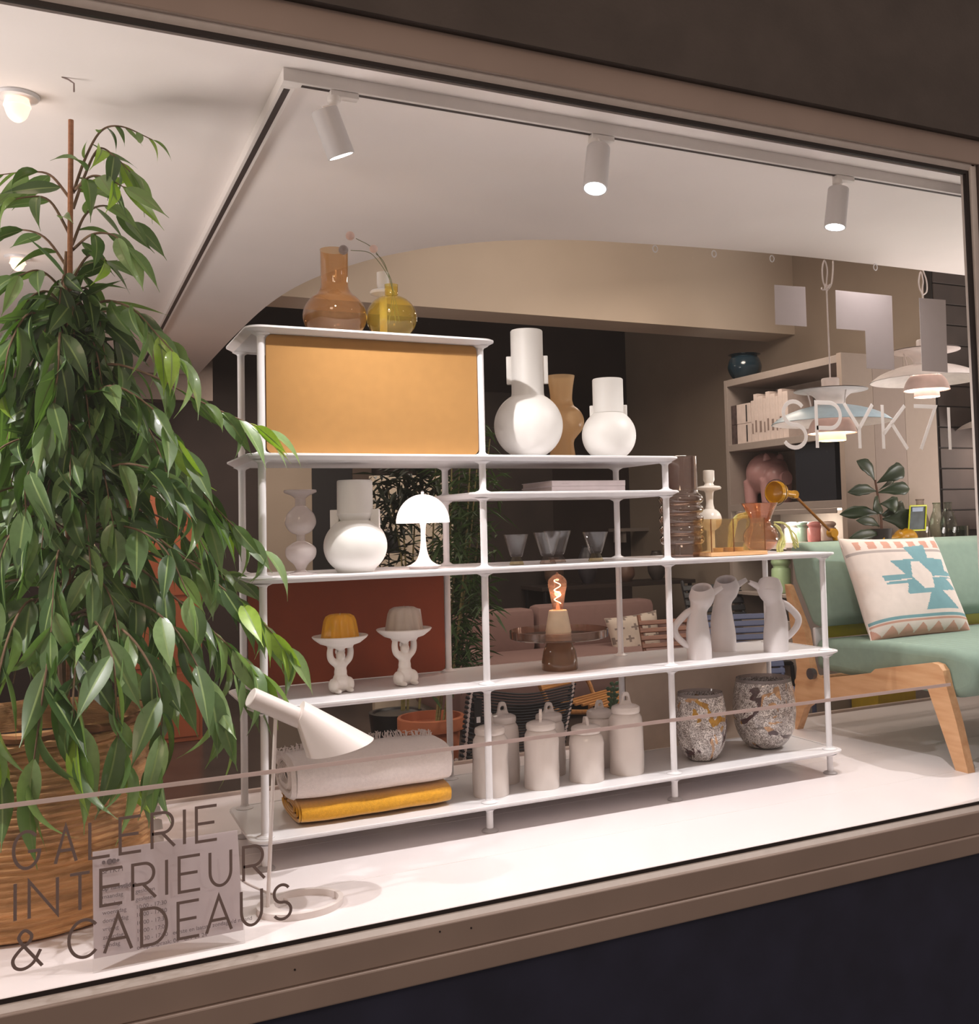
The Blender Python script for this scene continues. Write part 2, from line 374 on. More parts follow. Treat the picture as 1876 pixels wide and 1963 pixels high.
# ------------------------------------------------------------------ lettering on the glass
def ribbon(bm, pts, w, y=0.0, t=0.0006):
    P = [Vector((a, b)) for a, b in pts]; P = [p for i, p in enumerate(P) if i == 0 or (p - P[i - 1]).length > 1e-5]; n = len(P); closed = (P[0] - P[-1]).length < 1e-6
    if closed: P = P[:-1]; n -= 1
    L_, R_ = [], []
    for i in range(n):
        a = P[i - 1] if (i > 0 or closed) else None; b = P[(i + 1) % n] if (i < n - 1 or closed) else None
        if a is None: d = (b - P[i]).normalized(); nn = Vector((-d.y, d.x)); k = 1
        elif b is None: d = (P[i] - a).normalized(); nn = Vector((-d.y, d.x)); k = 1
        else:
            d1 = (P[i] - a).normalized(); d2 = (b - P[i]).normalized(); d = (d1 + d2)
            if d.length < 1e-3: d = d1
            d.normalize(); nn = Vector((-d.y, d.x)); k = 1 / max(0.35, nn.dot(Vector((-d1.y, d1.x))))
        L_.append(P[i] + nn * w / 2 * k); R_.append(P[i] - nn * w / 2 * k)
    rings = []
    for l, r in zip(L_, R_):
        rings.append([bm.verts.new((l.x, y, l.y)), bm.verts.new((r.x, y, r.y)), bm.verts.new((r.x, y + t, r.y)), bm.verts.new((l.x, y + t, l.y))])
    m = n if closed else n - 1
    for i in range(m):
        a, b = rings[i], rings[(i + 1) % n]
        for k in range(4): bm.faces.new((a[k], a[(k + 1) % 4], b[(k + 1) % 4], b[k]))
    if not closed: bm.faces.new(rings[0][::-1]); bm.faces.new(rings[-1])
def arc(cx, cy, rx, ry, a0, a1, n=16): return [(cx + rx * cos(radians(a0 + (a1 - a0) * i / n)), cy + ry * sin(radians(a0 + (a1 - a0) * i / n))) for i in range(n + 1)]
GLY = {
 'S': [arc(.5, .745, .40, .255, 35, 270)[:] + arc(.5, .25, .44, .25, 90, -150)[1:]],
 'P': [[(0, 0), (0, 1), (.55, 1)] + arc(.55, .72, .45, .28, 90, -90) + [(0, .44)]],
 'Y': [[(0, 1), (.5, .45)], [(1, 1), (.5, .45), (.5, 0)]],
 'K': [[(0, 0), (0, 1)], [(.95, 1), (0, .33)], [(.36, .58), (1, 0)]],
 '7': [[(0, 1), (1, 1), (.25, 0)]],
 '1': [[(.5, 0), (.5, 1)]], 'I': [[(.5, 0), (.5, 1)]],
 'G': [arc(.5, .5, .5, .5, 45, 350, 30) + [(.99, .45), (.55, .45)]],
 'A': [[(0, 0), (.5, 1), (1, 0)], [(.19, .34), (.81, .34)]],
 'L': [[(0, 1), (0, 0), (1, 0)]],
 'E': [[(1, 1), (0, 1), (0, 0), (1, 0)], [(0, .52), (.88, .52)]],
 'R': [[(0, 0), (0, 1), (.5, 1)] + arc(.5, .71, .42, .29, 90, -90) + [(0, .42)], [(.45, .42), (1, 0)]],
 'N': [[(0, 0), (0, 1), (1, 0), (1, 1)]],
 'T': [[(0, 1), (1, 1)], [(.5, 1), (.5, 0)]],
 'U': [[(0, 1), (0, .42)] + arc(.5, .42, .5, .42, 180, 360) + [(1, 1)]],
 'C': [arc(.55, .5, .55, .5, 42, 318, 26)],
 'D': [[(.4, 0), (0, 0), (0, 1), (.4, 1)] + arc(.4, .5, .6, .5, 90, -90)],
 '&': [[(1.02, 0), (.30, .66)], [(p.x, p.y) for p in spline([(.30, .66, 0), (.20, .84, 0), (.40, 1, 0), (.64, .86, 0), (.56, .68, 0), (.26, .52, 0), (0, .28, 0), (.08, .07, 0), (.36, 0, 0), (.70, .12, 0), (.96, .44, 0)], 5)]],
}
def glass_word(name, label, letters, row0, row1, cap, w, m):
    """letters: (char, left px, right px); row0,row1: two pixels on the row's baseline"""
    a = on(*row0, 'y', GY); b = on(*row1, 'y', GY); z0 = (a.z + b.z) / 2
    e = thing(name, (a.x, GY - 0.0042, z0), label, 'lettering')
    for ch, l, r in letters:
        yp = row0[1] + (row1[1] - row0[1]) * (l - row0[0]) / (row1[0] - row0[0]) - 25
        xl = on(l, yp, 'y', GY).x - a.x; xr = on(r, yp, 'y', GY).x - a.x
        bm = B()
        for i_, st in enumerate(GLY[ch]): ribbon(bm, [(xl + p * (xr - xl), q * cap) for p, q in st], w, -.0007 * i_)
        obj('letter', bm, m, e, smooth=False)
    return e
glass_word('shop_sign_lettering', 'large thin sans-serif shop name in lit-toned vinyl on the pane before the pendants', [('S', 1496, 1546), ('P', 1564, 1610), ('Y', 1618, 1672), ('K', 1691, 1736), ('7', 1752, 1793), ('1', 1806, 1830)], (1494, 858), (1825, 862), 0.139, 0.0125, VINYLL)
glass_word('glass_lettering', 'top row of thin grey vinyl capitals on the glass before the planter basket', [('G', 26, 76), ('A', 106, 146), ('L', 172, 210), ('E', 230, 270), ('R', 291, 334), ('I', 344, 362), ('E', 376, 415)], (250, 1637), (395, 1607), 0.0745, 0.0064, VINYLD)
glass_word('glass_lettering', 'second row of thin grey vinyl capitals crossing the opening-hours card', [('I', 20, 38), ('N', 56, 110), ('T', 134, 172), ('E', 193, 234), ('R', 254, 298), ('I', 310, 328), ('E', 343, 383), ('U', 402, 442), ('R', 466, 506)], (213, 1735), (485, 1683), 0.0745, 0.0064, VINYLD)
glass_word('glass_lettering', 'lowest row of thin grey vinyl capitals that opens with an ampersand', [('&', 25, 80), ('C', 132, 186), ('A', 200, 252), ('D', 271, 319), ('E', 341, 381), ('A', 395, 443), ('U', 462, 501), ('S', 521, 559)], (52, 1858), (540, 1758), 0.0765, 0.0064, VINYLD)
lg = thing('window_logo', on(1484, 627, 'y', GY - 0.004), 'three flat frosted vinyl blocks, the shop emblem above its name', 'emblem')
def px_poly(pts, parent, name, m, Y, t=0.0008):
    o0 = parent.location; P = [on(a, b, 'y', Y) - o0 for a, b in pts]
    return obj(name, prism([(p.x, p.z) for p in P], 'y', Y - o0.y, Y - o0.y + t), m, parent, smooth=False)
px_poly([(1484, 546), (1543, 550), (1546, 626), (1486, 622)], lg, 'block', VINYL, GY - .004)
px_poly([(1601, 556), (1709, 567), (1714, 709), (1661, 706), (1658, 634), (1603, 630)], lg, 'block', VINYL, GY - .004)
px_poly([(1761, 571), (1812, 575), (1816, 714), (1767, 711)], lg, 'block', VINYL, GY - .004)
a = on(0, 1545, 'y', GY); b = on(1820, 1312, 'y', GY)
tag(obj('vinyl_stripe', span(-0.2, b.x - a.x, 0, 0.0006, -0.005, 0.005), sheer('clear_grey_vinyl', rgb(240, 228, 226), .55), None, (a.x, GY - 0.0044, (a.z + b.z) / 2), smooth=False), 'narrow grey stripe running along the whole pane at knee height', 'stripe')

# ------------------------------------------------------------------ opening-hours card inside the pane
P0 = on(183, 1866, 'z', 0.0)
cx0, cx1 = on(180, 1800, 'y', -0.50).x, on(467, 1700, 'y', -0.50).x
card = thing('opening_hours_card', ((cx0 + cx1) / 2, -0.50, 0.0), 'pale printed opening-hours sheet in a clear stand on the display floor', 'sign')
hw = (cx1 - cx0) / 2
zt = on(180, 1640, 'y', -0.50).z
obj('sheet', span(-hw, hw, 0.0, 0.0008, 0.028, zt), sheer('printed_paper', rgb(236, 226, 228), .45), card, smooth=False)
obj('clear_stand', span(-hw - .002, hw + .002, -0.002, -0.001, 0.0, zt + .002), CLEAR, card, smooth=False)
obj('clear_foot', span(-hw - .002, hw + .002, -0.002, 0.05, 0.0, 0.0015), CLEAR, card, smooth=False)
card.rotation_euler = (-radians(20), 0, 0)
INK = mat('grey_print', rgb(112, 98, 98), 0.8)
def text(body, x, z, size, parent, m=INK, bold=False, y=-0.0025, rot=(pi / 2, 0, 0)):
    cu = bpy.data.curves.new('print', 'FONT'); cu.body = body; cu.size = size; cu.extrude = 0.0001; cu.offset = 0.0004 if bold else 0
    t_ = bpy.data.objects.new('font_source', cu); COL.objects.link(t_); bpy.context.view_layer.update()
    me = bpy.data.meshes.new_from_object(t_); bpy.data.objects.remove(t_); me.materials.clear(); me.materials.append(m)
    o = link(bpy.data.objects.new('print', me), parent); o.location = (x, y, z); o.rotation_euler = rot
    return o
rows = [('openingstijden', ''), ('maandag', 'gesloten'), ('dinsdag', 'gesloten'), ('woensdag', '10:00 - 17:30'), ('donderdag', '10:00 - 17:30'), ('vrijdag', '10:00 - 17:30'), ('zaterdag', '10:00 - 17:00'), ('zondag', '11:30 - 17:00   eerste en laatste zondag v/d maand')]
for i, (a_, b_) in enumerate(rows):
    z = zt - 0.085 - i * 0.0165
    text(a_, -hw + .018, z, 0.012, card, bold=(i == 0))
    if b_: text(b_, -hw + .085, z, 0.012, card)
text('of op afspraak: 06 - 871 23 24', -hw + .085, zt - 0.085 - 8 * 0.0165, 0.012, card)
text('SPYK71', -hw + .018, zt - 0.05, 0.014, card)
bm = B()
for k, (r, dx) in enumerate(((.004, 0), (.006, .012), (.005, .021), (.003, .029))): add_lathe(bm, [(0, -.0004), (r, -.0004), (r, .0004), (0, .0004)], 14, (dx, 0, 0))
obj('print_mark', bm, INK, card, (-hw + .022, -0.0025, zt - 0.026), rot=(pi / 2, 0, 0))

# ------------------------------------------------------------------ tracks and spots
tr = thing('lighting_track', (0.005, -0.405, CZ), 'white metal lighting track turning a corner on the ceiling above the shelf', 'light track')
obj('track_rail', span(-0.018, 3.3, -0.018, 0.018, -0.034, 0, 0.001), TRACKM, tr, smooth=False)
obj('track_slot', span(0.03, 3.3, -0.007, 0.007, -0.0345, -0.0335), SLOT, tr, smooth=False)
obj('track_rail', span(-0.018, 0.018, 0.0185, 4.9, -0.034, 0, 0.001), TRACKM, tr, smooth=False)
obj('track_slot', span(-0.008, 0.008, 0.03, 4.6, -0.0345, -0.0335), SLOT, tr, smooth=False)
LENS = glow('spot_lens', (1.0, 0.96, 0.92), 22.0)
def spot(ax, top, bot, tilt_y, label, power):
    """ax: pixel of the adapter; top/bot: pixels of the body's end centres"""
    A = on(*ax, 'y', -0.405); T = on(*top, 'y', -0.405); Bm = on(*bot, 'y', -0.405); Bm.y += tilt_y
    o = thing('track_spotlight', (A.x, -0.405, CZ - 0.034), label, 'spotlight', 'spotlights on the window track')
    T = T - o.location; Bm = Bm - o.location; d = (Bm - T).normalized()
    obj('adapter', span(-0.012, 0.062, -0.014, 0.014, -0.016, 0.0, 0.003), TRACKM, o)
    bm = lathe([(0, 0), (.017, 0), (.017, -.014), (.010, -.022), (.009, -.030), (0, -.030)], 24)
    bmesh.ops.translate(bm, verts=bm.verts, vec=(0, 0, -.014)); obj('swivel', bm, TRACKM, o)
    obj('arm', tube([(0, 0, -.038), T - d * .004, T + d * 0.02], 0.006, 10), TRACKM, o)
    L = (Bm - T).length; q = d.to_track_quat('Z', 'Y').to_euler()
    obj('lamp_body', lathe([(0, 0), (.033, 0), (.0345, .003), (.0355, L), (.031, L), (.030, L - .006), (0, L - .006)], 48), mat('spot_enamel', rgb(205, 202, 204), 0.4, var=.01), o, T, rot=q)
    obj('lens', lathe([(0, 0), (.030, 0), (.030, .001), (0, .001)], 36), LENS, o, T + d * (L - .004), rot=q)
    light('spot_beam', 'SPOT', T + d * (L + .002), power, (1.0, 0.945, 0.925), spot_size=radians(130), spot_blend=1.0, shadow_soft_size=0.012, aim=d, parent=o)
    return o
spot((640, 178), (621, 210), (657, 296), 0.015, 'white cylinder spotlight tilted towards the shelf, beside the track corner', 52)
spot((1138, 264), (1147, 284), (1131, 368), -0.03, 'white cylinder spotlight on the track straight above the tall white vase', 52)
spot((1605, 344), (1607, 362), (1600, 436), 0.0, 'white cylinder spotlight above the hanging pendants', 52)
# glazed ceiling lamps left of the plant
def dome(px, py, r, h, label):
    p = on(px, py, 'z', CZ)
    e = thing('ceiling_lamp', p, label, 'ceiling lamp', 'glazed ceiling lamps')
    obj('ceiling_plate', lathe([(0, 0), (r * 1.6, 0), (r * 1.62, -.004), (r * 1.5, -.010), (0, -.012)], 40), WHITE_METAL, e)
    obj('glass_shade', lathe(sm([(r * .85, -.012), (r, -.03), (r * .96, -h * .45), (r * .7, -h * .8), (r * .3, -h * .98), (0, -h)], 4), 32), glow('lamp_glass_glow', (1.0, 0.74, 0.58), .95), e)
    light('lamp_glow', 'POINT', (0, 0, -h - .05), 0.15, (1, .75, .58), shadow_soft_size=.04, parent=e)
dome(33, 182, 0.033, 0.072, 'glowing cone-shaped glass ceiling lamp with a wide white plate')
dome(34, 492, 0.031, 0.06, 'second smaller-looking glowing ceiling lamp half hidden by the plant')
p = on(135, 150, 'z', CZ)
tag(obj('ceiling_hook', tube([(-.02, 0, 0), (-.005, 0, -.004), (.008, 0, -.012), (.008, 0, -.034)], .0022, 8), mat('hook_metal', rgb(150, 130, 125), .4), None, p), 'small bent wire hook in the ceiling above the plant', 'hook')
for px, lb in ((1254, 'small white ring hook at the rounded end of the ceiling edge'), (1367, 'small white ring hook on the ceiling edge, second from the curve'), (1478, 'small white ring hook on the ceiling edge just before the pendant with blue shade'), (1676, 'small white ring hook on the ceiling edge between the two pendants')):
    q = on(px, 470 + (px - 1250) * .085, 'z', CZ); yy = {1254: .655, 1367: .605, 1478: .583}.get(px, .567)
    tag(obj('ring_hook', tube([(.011 * cos(t), 0, -.012 + .014 * sin(t)) for t in [2 * pi * i / 14 for i in range(15)]], .0026, 8), WHITE_METAL, None, (q.x, q.y - .004, CZ - .004)), lb, 'hook', 'ring hooks on the ceiling edge')
# ================================================================== shelving unit
S = 0.6667; D = 0.344; OV = 0.045; TH = 0.018
LV = {'b': 0.0888, '4': 0.4472, 'm': 0.8035, 'c': 1.0365, '2': 1.151, 't': 1.512}
sh = thing('shelving_unit', (0, 0, 0), 'white stepped metal shelving unit on round posts in the middle of the display', 'shelf')
def shelf(key, x0, x1):
    z = LV[key]; bm = B()
    loops = []
    for ins, dz, r in ((.004, 0, .046), (0, -.0015, .05), (0, -.0065, .05), (.022, -TH, .03)):
        loops.append([bm.verts.new((x, y, z + dz)) for x, y in rrect(x0 - OV + ins, x1 + OV - ins, -OV + ins, D + OV - ins, r)])
    for a, b_ in zip(loops, loops[1:]):
        for k in range(len(a)): bm.faces.new((a[k], a[(k + 1) % len(a)], b_[(k + 1) % len(a)], b_[k]))
    bm.faces.new(loops[-1])
    inner = [bm.verts.new((x, y, z)) for x, y in rrect(x0 - OV + .014, x1 + OV - .014, -OV + .014, D + OV - .014, .036)]
    low = [bm.verts.new((v.co.x, v.co.y, z - .0015)) for v in inner]
    for k in range(len(inner)):
        bm.faces.new((loops[0][k], loops[0][(k + 1) % len(inner)], inner[(k + 1) % len(inner)], inner[k]))
        bm.faces.new((inner[k], inner[(k + 1) % len(inner)], low[(k + 1) % len(inner)], low[k]))
    bm.faces.new(low)
    return obj('shelf_board', bm, WHITE_METAL, sh, angle=20)
shelf('b', 0, 3 * S); shelf('4', 0, 3 * S); shelf('m', 0, 3 * S); shelf('c', S, 2 * S); shelf('2', 0, 2 * S); shelf('t', 0, S)
tops = ['t', 't', '2', 'm']
keys = {0: ['b', '4', 'm', '2', 't'], 1: ['b', '4', 'm', 'c', '2', 't'], 2: ['b', '4', 'm', 'c', '2'], 3: ['b', '4', 'm']}
for i in range(4):
    for y in (0.0, D):
        ks = keys[i]; zt_ = LV[ks[-1]]
        bm = tube([(i * S, y, 0.006), (i * S, y, zt_ - TH)], .0108, 20)
        p = obj('post', bm, WHITE_METAL, sh)
        for k in ks:
            z = LV[k]
            if k != ks[-1]: obj('collar', lathe([(.0108, .011), (.013, .006), (.026, .0006), (.026, -.001), (.0108, -.001)], 28), WHITE_METAL, p, (i * S, y, z))
            obj('collar', lathe([(.0108, -.012), (.013, -.007), (.026, -.0005), (.010, -.0005)], 28), WHITE_METAL, p, (i * S, y, z - TH))
        obj('foot', lathe([(0, 0), (.025, 0), (.026, .003), (.022, .007), (.011, .011), (0, .011)], 28), mat('foot_grey', rgb(178, 172, 172), .4), p, (i * S, y, 0))
def panel(i, z0, z1, y, m, label):
    x0, x1 = i * S + .0135, (i + 1) * S - .0135
    q = obj('fabric_panel', prism(rrect(x0, x1, z0, z1, .018), 'y', y - .005, y + .005, .001), m, sh)
    q['label'] = label; return q
panel(0, LV['2'] + .002, LV['t'] - TH - .001, 0.0, weave('ochre_cloth', rgb(172, 128, 72)), 'ochre yellow fabric panel')
panel(0, LV['4'] + .002, LV['m'] - TH - .001, D, weave('rust_cloth', rgb(150, 72, 44)), 'rust brown fabric panel')
panel(2, LV['b'] + .002, LV['4'] - TH - .001, D, weave('sand_cloth', rgb(206, 186, 168)), 'sand beige fabric panel')

# ================================================================== things on the shelves
def put(name, px, py, Y, key, label, cat, group=None, rz=0.0):
    z = LV[key] - .0015 if isinstance(key, str) else key
    p = foot(px, py, Y, z + .0002); e = thing(name, p, label, cat, group, rz); return e, mpp(p)
def SP(prof, k): return [(r * k, z * k) for r, z in prof]
def arcp(cx, cz, r, a0, a1, n=12, kz=1.0): return [(cx + r * cos(radians(a0 + (a1 - a0) * i / n)), cz + r * kz * sin(radians(a0 + (a1 - a0) * i / n))) for i in range(n + 1)]
# --- top
AMB = glass('amber_glass', rgb(226, 168, 104), rgb(196, 140, 70), 1.2, .02, .14)
YEL = glass('yellow_glass', rgb(232, 200, 70), rgb(196, 160, 30), 1.2, .02, .16)
e, k = put('glass_vase', 642, 622, .13, 't', 'large amber glass vase with a wide cylinder neck on the top shelf', 'vase')
obj('vase_body', lathe(SP([(0, 0), (40, 0)] + arcp(0, 46, 60, -50, 55, 14, .86)[1:] + [(28, 98), (26, 104), (25.5, 110), (26, 172), (27, 175)], k), 48), AMB, e)
e, k = put('glass_vase', 751, 634, .13, 't', 'small round yellow glass vase with a short neck holding stems', 'vase')
obj('vase_body', lathe(SP([(0, 0), (18, 0), (19, 4), (17, 8)] + arcp(0, 50, 48, -62, 66, 16, .92)[0:] + [(13.5, 90), (12.5, 96), (12.5, 112), (13, 114)], k), 48), YEL, e)
obj('vase_foot', lathe(SP([(0, 1), (17, 1), (15, 7), (0, 7)], k), 24), glass('yellow_glass_thick', rgb(226, 196, 40), rgb(150, 120, 10)), e)
W0 = e.location.copy()
def P3(px, py, Y): return on(px, py, 'y', Y)
STEM = mat('stem_green', rgb(112, 116, 82), .6)
for nm, pts, ball, r, col in (('a pink pompom', [(745, 620), (752, 560), (746, 528), (716, 478), (682, 457)], (671, 452), 8.5, rgb(222, 190, 180)),
                              ('a blush pompom', [(758, 618), (752, 560), (744, 525), (734, 500), (720, 486)], (716, 477), 8, rgb(224, 196, 186)),
                              ('a grey pompom', [(766, 618), (754, 560), (744, 530), (722, 497), (704, 483), (672, 480)], (658, 479), 9, rgb(134, 120, 116))):
    yb = .11 if 'grey' not in nm else .085
    q = [P3(a, b, .13 + (yb - .13) * min(1, i / 2.5)) for i, (a, b) in enumerate(pts)]
    t = thing('pompom_stem', q[0], 'thin bent green stem in the yellow vase ending in ' + nm, 'flower stem', 'pompom stems in the yellow glass vase')
    obj('stem', tube(spline([v - q[0] for v in q], 6), .0011, 6), STEM, t)
    bc = P3(*ball, yb) - q[0]
    obj('pompom', add_ball(B(), bc, r * k, 3), mat('felt_ball', col, .95, bump=.6, bscale=500, sheen=.5), t)
e, k = put('candlestick', 735, 628, .27, 't', 'white candlestick with a disc collar behind the yellow glass vase', 'candlestick')
obj('stand', lathe(SP([(0, 0), (26, 0), (26, 4), (10, 8), (7, 14), (7, 104), (12, 106), (24, 110), (25, 114), (22, 117), (9, 119), (10.5, 124), (11.5, 130), (11.5, 152), (9, 153), (9, 140), (0, 140)], k), 36), WHITE_CER, e)
# --- second shelf
def wing_vase(name, px, py, Y, key, label, prof, wings, m=WHITE_CER):
    e, k = put(name, px, py, Y, key, label, 'vase')
    obj('vase_body', lathe(SP(prof, k), 64), m, e)
    ax = atan2(RT.y, RT.x)
    for s in (-1, 1):
        x0, x1, z0, z1, t = wings
        o = obj('handle', span(x0 * k * s, x1 * k * s, -t * k, t * k, z0 * k, z1 * k, 1.6 * k), m, e)
        o.rotation_euler = (0, 0, ax)
    return e
wing_vase('tall_vase', 1014, 868, .17, '2', 'tall white matt vase with ball body and long side grips on the second shelf',
     [(0, 0), (30, 0), (31, 3), (30, 9)] + arcp(0, 66, 66, -60, 61, 20, .98)[0:] + [(31.5, 126), (31, 128), (31, 248), (29.5, 250), (28, 247), (28, 130), (0, 130)], (28, 40, 146, 200, 6))
wing_vase('round_vase', 1168, 872, .12, '2', 'shorter white matt ball vase with stepped shoulder grips at the end of the second shelf',
     [(0, 0), (28, 0)] + arcp(0, 46, 52, -60, 56, 18, .98)[1:] + [(30, 90), (29.5, 92), (29.5, 153), (28, 155), (26.5, 152), (26.5, 95), (0, 95)], (28, 36, 76, 104, 5))
e, k = put('frosted_vase', 1078, 868, .29, '2', 'frosted peach glass vase half hidden behind the tall white vase', 'vase')
PEACH = glass('frosted_peach', rgb(226, 190, 140), rgb(214, 170, 112), .5, .25, .62)
obj('vase_body', lathe(SP(sm([(0, 0), (27, 0), (25, 12), (22, 34), (24, 44)], 3) + arcp(0, 78, 43, -52, 55, 12, .85)[1:] + sm([(23, 112), (21, 122), (23, 145), (27, 167)], 4), k), 48), PEACH, e)
# --- books
bk = thing('book', foot(1096, 940, .15, LV['c']), 'lower of two flat white books stacked on the short shelf', 'book', 'white books on the short shelf')
BKC = mat('book_cover_white', rgb(212, 200, 202), .5); PG = mat('page_block', rgb(205, 190, 186), .8)
def bookgeo(e, z0):
    obj('cover', span(-.135, .135, -.13, .12, z0, z0 + .002), BKC, e, smooth=False); obj('cover', span(-.135, .135, -.13, .12, z0 + .016, z0 + .018), BKC, e, smooth=False)
    obj('spine', span(-.135, .135, -.132, -.129, z0, z0 + .018, .001), BKC, e, smooth=False)
    obj('pages', span(-.132, .132, -.128, .117, z0 + .002, z0 + .016), PG, e, smooth=False)
bookgeo(bk, 0); bk.rotation_euler = (0, 0, -.02)
b2 = thing('book', bk.location + Vector((0.001, 0, .0183)), 'upper of two flat white books stacked on the short shelf', 'book', 'white books on the short shelf')
bookgeo(b2, 0); b2.rotation_euler = (0, 0, -.02)
text('interieur', -.10, .006, .007, b2, mat('pale_print', rgb(186, 172, 172), .7), y=-.1326)
# --- middle shelf
e, k = put('candlestick', 577, 1095, .12, 'm', 'milky glass candlestick of two stacked bubbles and a flared cup', 'candlestick')
obj('stand', lathe(SP([(0, 0), (30, 0), (31, 2), (14, 5), (8, 9)] + sm([(8, 9), (14, 20), (25, 30), (29, 41), (27, 52), (16, 60), (8, 64)], 4)[1:] + [(8, 76)] + sm([(8, 76), (20, 82), (28, 94), (29, 104), (25, 116), (15, 127), (10, 131)], 4)[1:] + [(10, 146), (16, 151), (30, 157), (31, 159), (30, 162), (26, 161), (0, 150)], k), 48), OPAL, e)
wing_vase('squat_vase', 682, 1096, .12, 'm', 'squat white matt vase with a thick neck beside the mushroom lamp',
     [(0, 0), (34, 0)] + arcp(0, 50, 60, -55, 62, 20, .92)[1:] + [(35, 112), (34, 114), (33.5, 174), (32, 176), (30, 173), (30, 118), (0, 118)], (30, 47, 72, 120, 7))
MG = glow('lamp_shade_glow', (1.0, 0.86, 0.80), 1.15, rgb(250, 240, 236))
MS = glow('lamp_stem_glow', (1.0, 0.78, 0.70), 0.55, rgb(250, 235, 230))
e, k = put('table_lamp', 812, 1088, .13, 'm', 'small glowing white mushroom table lamp with a half-dome shade', 'lamp')
obj('lamp_shade', lathe(SP([(3, 147), (2.6, 144)] + arcp(0, 88, 51, 87, 0, 18, 1.08)[0:] + [(49.5, 88), (49, 92)] + arcp(0, 88, 49, 5, 88, 14, 1.06), k), 56), MG, e)
obj('finial', lathe(SP([(0, 150), (2.6, 149), (2.8, 144), (0, 144)], k), 14), WHITE_METAL, e)
obj('stem', lathe(SP(sm([(33, 6), (24, 9), (13, 18), (7, 36), (4.6, 60), (5, 80), (7, 92), (0, 92)], 4), k), 40), MS, e)
obj('base', lathe(SP([(0, 0), (27, 0), (28, 4), (26, 6), (0, 6)], k), 40), mat('lamp_base_grey', rgb(190, 182, 182), .4), e)
light('mushroom_bulb', 'POINT', (0, 0, 78 * k), 0.55, (1, .74, .66), shadow_soft_size=.02, parent=e)
def cup(px, py, Y, foot_m, w, h, label):
    e, k = put('drinking_glass', px, py, Y, 'm', label, 'glass', 'tapered clear glasses with coloured feet')
    obj('glass_bowl', lathe(SP([(0, 15), (10 * w, 15), (12 * w, 18), (24 * w, h), (23.2 * w, h), (11 * w, 20), (0, 19)], k), 40), CLEAR, e)
    obj('glass_foot', lathe(SP([(0, 0), (14.5 * w, 0), (15 * w, 1.5), (9 * w, 14), (10 * w, 16), (0, 16)], k), 8), foot_m, e, smooth=False)
YF = glass('pale_yellow_glass', rgb(236, 222, 172), rgb(196, 168, 92)); BF = glass('blush_glass', rgb(224, 200, 182), rgb(150, 124, 108))
cup(990, 1080, .13, YF, 1.0, 58, 'tapered clear glass on a pale yellow foot, alone behind the shelf post')
cup(1050, 1081, .10, BF, 1.12, 60, 'tapered clear glass on a blush foot, overlapping the one behind it')
cup(1069, 1078, .19, BF, 1.12, 60, 'tapered clear glass on a blush foot, partly behind its twin')
cup(1142, 1078, .13, YF, 1.03, 56, 'tapered clear glass on a pale yellow foot at the end of the four')
SMK = glass('smoked_glass', rgb(196, 164, 148), rgb(150, 116, 100), 2.6, .03, .05)
e, k = put('smoked_vase', 1308, 1066, .17, 'm', 'tall smoked brown glass vase with rippled rings below a straight neck', 'vase')
pr = [(0, 0), (38, 0), (38.5, 14), (37, 22)]
for i in range(5):
    z0 = 23 + i * 19.4; pr += arcp(34, z0 + 9.7, 9.2, -75, 75, 8, 1.0)
pr += [(34.5, 122), (32.5, 128), (32.5, 192), (31.5, 192.5), (31.5, 130)]
obj('vase_body', lathe(SP(pr, k), 56), SMK, e)
obj('vase_base', lathe(SP([(0, .5), (36, .5), (36, 5), (0, 6)], k), 40), SMK, e)
e, k = put('candlestick', 1363, 1062, .30, 'm', 'brightly lit white candlestick with disc and ball behind the amber glass box', 'candlestick')
obj('stand', lathe(SP([(0, 0), (24, 0), (24, 3), (9, 7), (8, 12)] + [(8, 44)] + arcp(0, 66, 22.5, -68, 66, 12, 1.0) + sm([(9, 88), (7, 98), (8, 116), (10, 121)], 3) + [(22, 124), (23.5, 127), (21, 130), (10, 132), (8, 136), (11, 142), (11, 160), (9, 161), (9, 150), (0, 150)], k), 44), mat('white_gloss_ceramic', rgb(232, 226, 216), .25), e)
# amber box
z = LV['m']; C0 = on(1360, 1066, 'z', z); Yb = .03
bx0 = on(1361, 1066, 'y', Yb).x; bx1 = on(1474, 1064, 'y', Yb).x; H = on(1361, 995, 'y', Yb).z - z
e = thing('amber_glass_box', ((bx0 + bx1) / 2, Yb + .06, z), 'open rectangular amber glass box on a pale wooden plinth', 'candle holder')
hw_ = (bx1 - bx0) / 2 - .01; dd = .055
BXG = glass('box_amber_glass', rgb(250, 236, 204), rgb(228, 204, 156), 1.2, .02, .03)
OAK = wood('pale_oak', rgb(222, 180, 132), rgb(200, 152, 104), 10)
obj('wood_base', span(-hw_ - .004, hw_ + .004, -dd - .004, dd + .004, 0, .014, .001), OAK, e, smooth=False)
for n_, a in (('pane', (-hw_, hw_, -dd, -dd + .003)), ('pane', (-hw_, hw_, dd - .003, dd)), ('pane', (-hw_, -hw_ + .003, -dd + .003, dd - .003)), ('pane', (hw_ - .003, hw_, -dd + .003, dd - .003))):
    obj(n_, span(a[0], a[1], a[2], a[3], .014, H), BXG, e, smooth=False)
obj('divider', span(-hw_ * .18, -hw_ * .18 + .002, -dd + .003, dd - .003, .014, H - .004), BXG, e, smooth=False)
RIMB = mat('amber_cut_edge', rgb(120, 70, 30), .3)
for x_ in (-hw_ + .0015, hw_ - .0015, -hw_ * .18): obj('cut_edge', span(x_ - .001, x_ + .001, -dd - .0004, -dd + .0034, .014, H), RIMB, e, smooth=False)
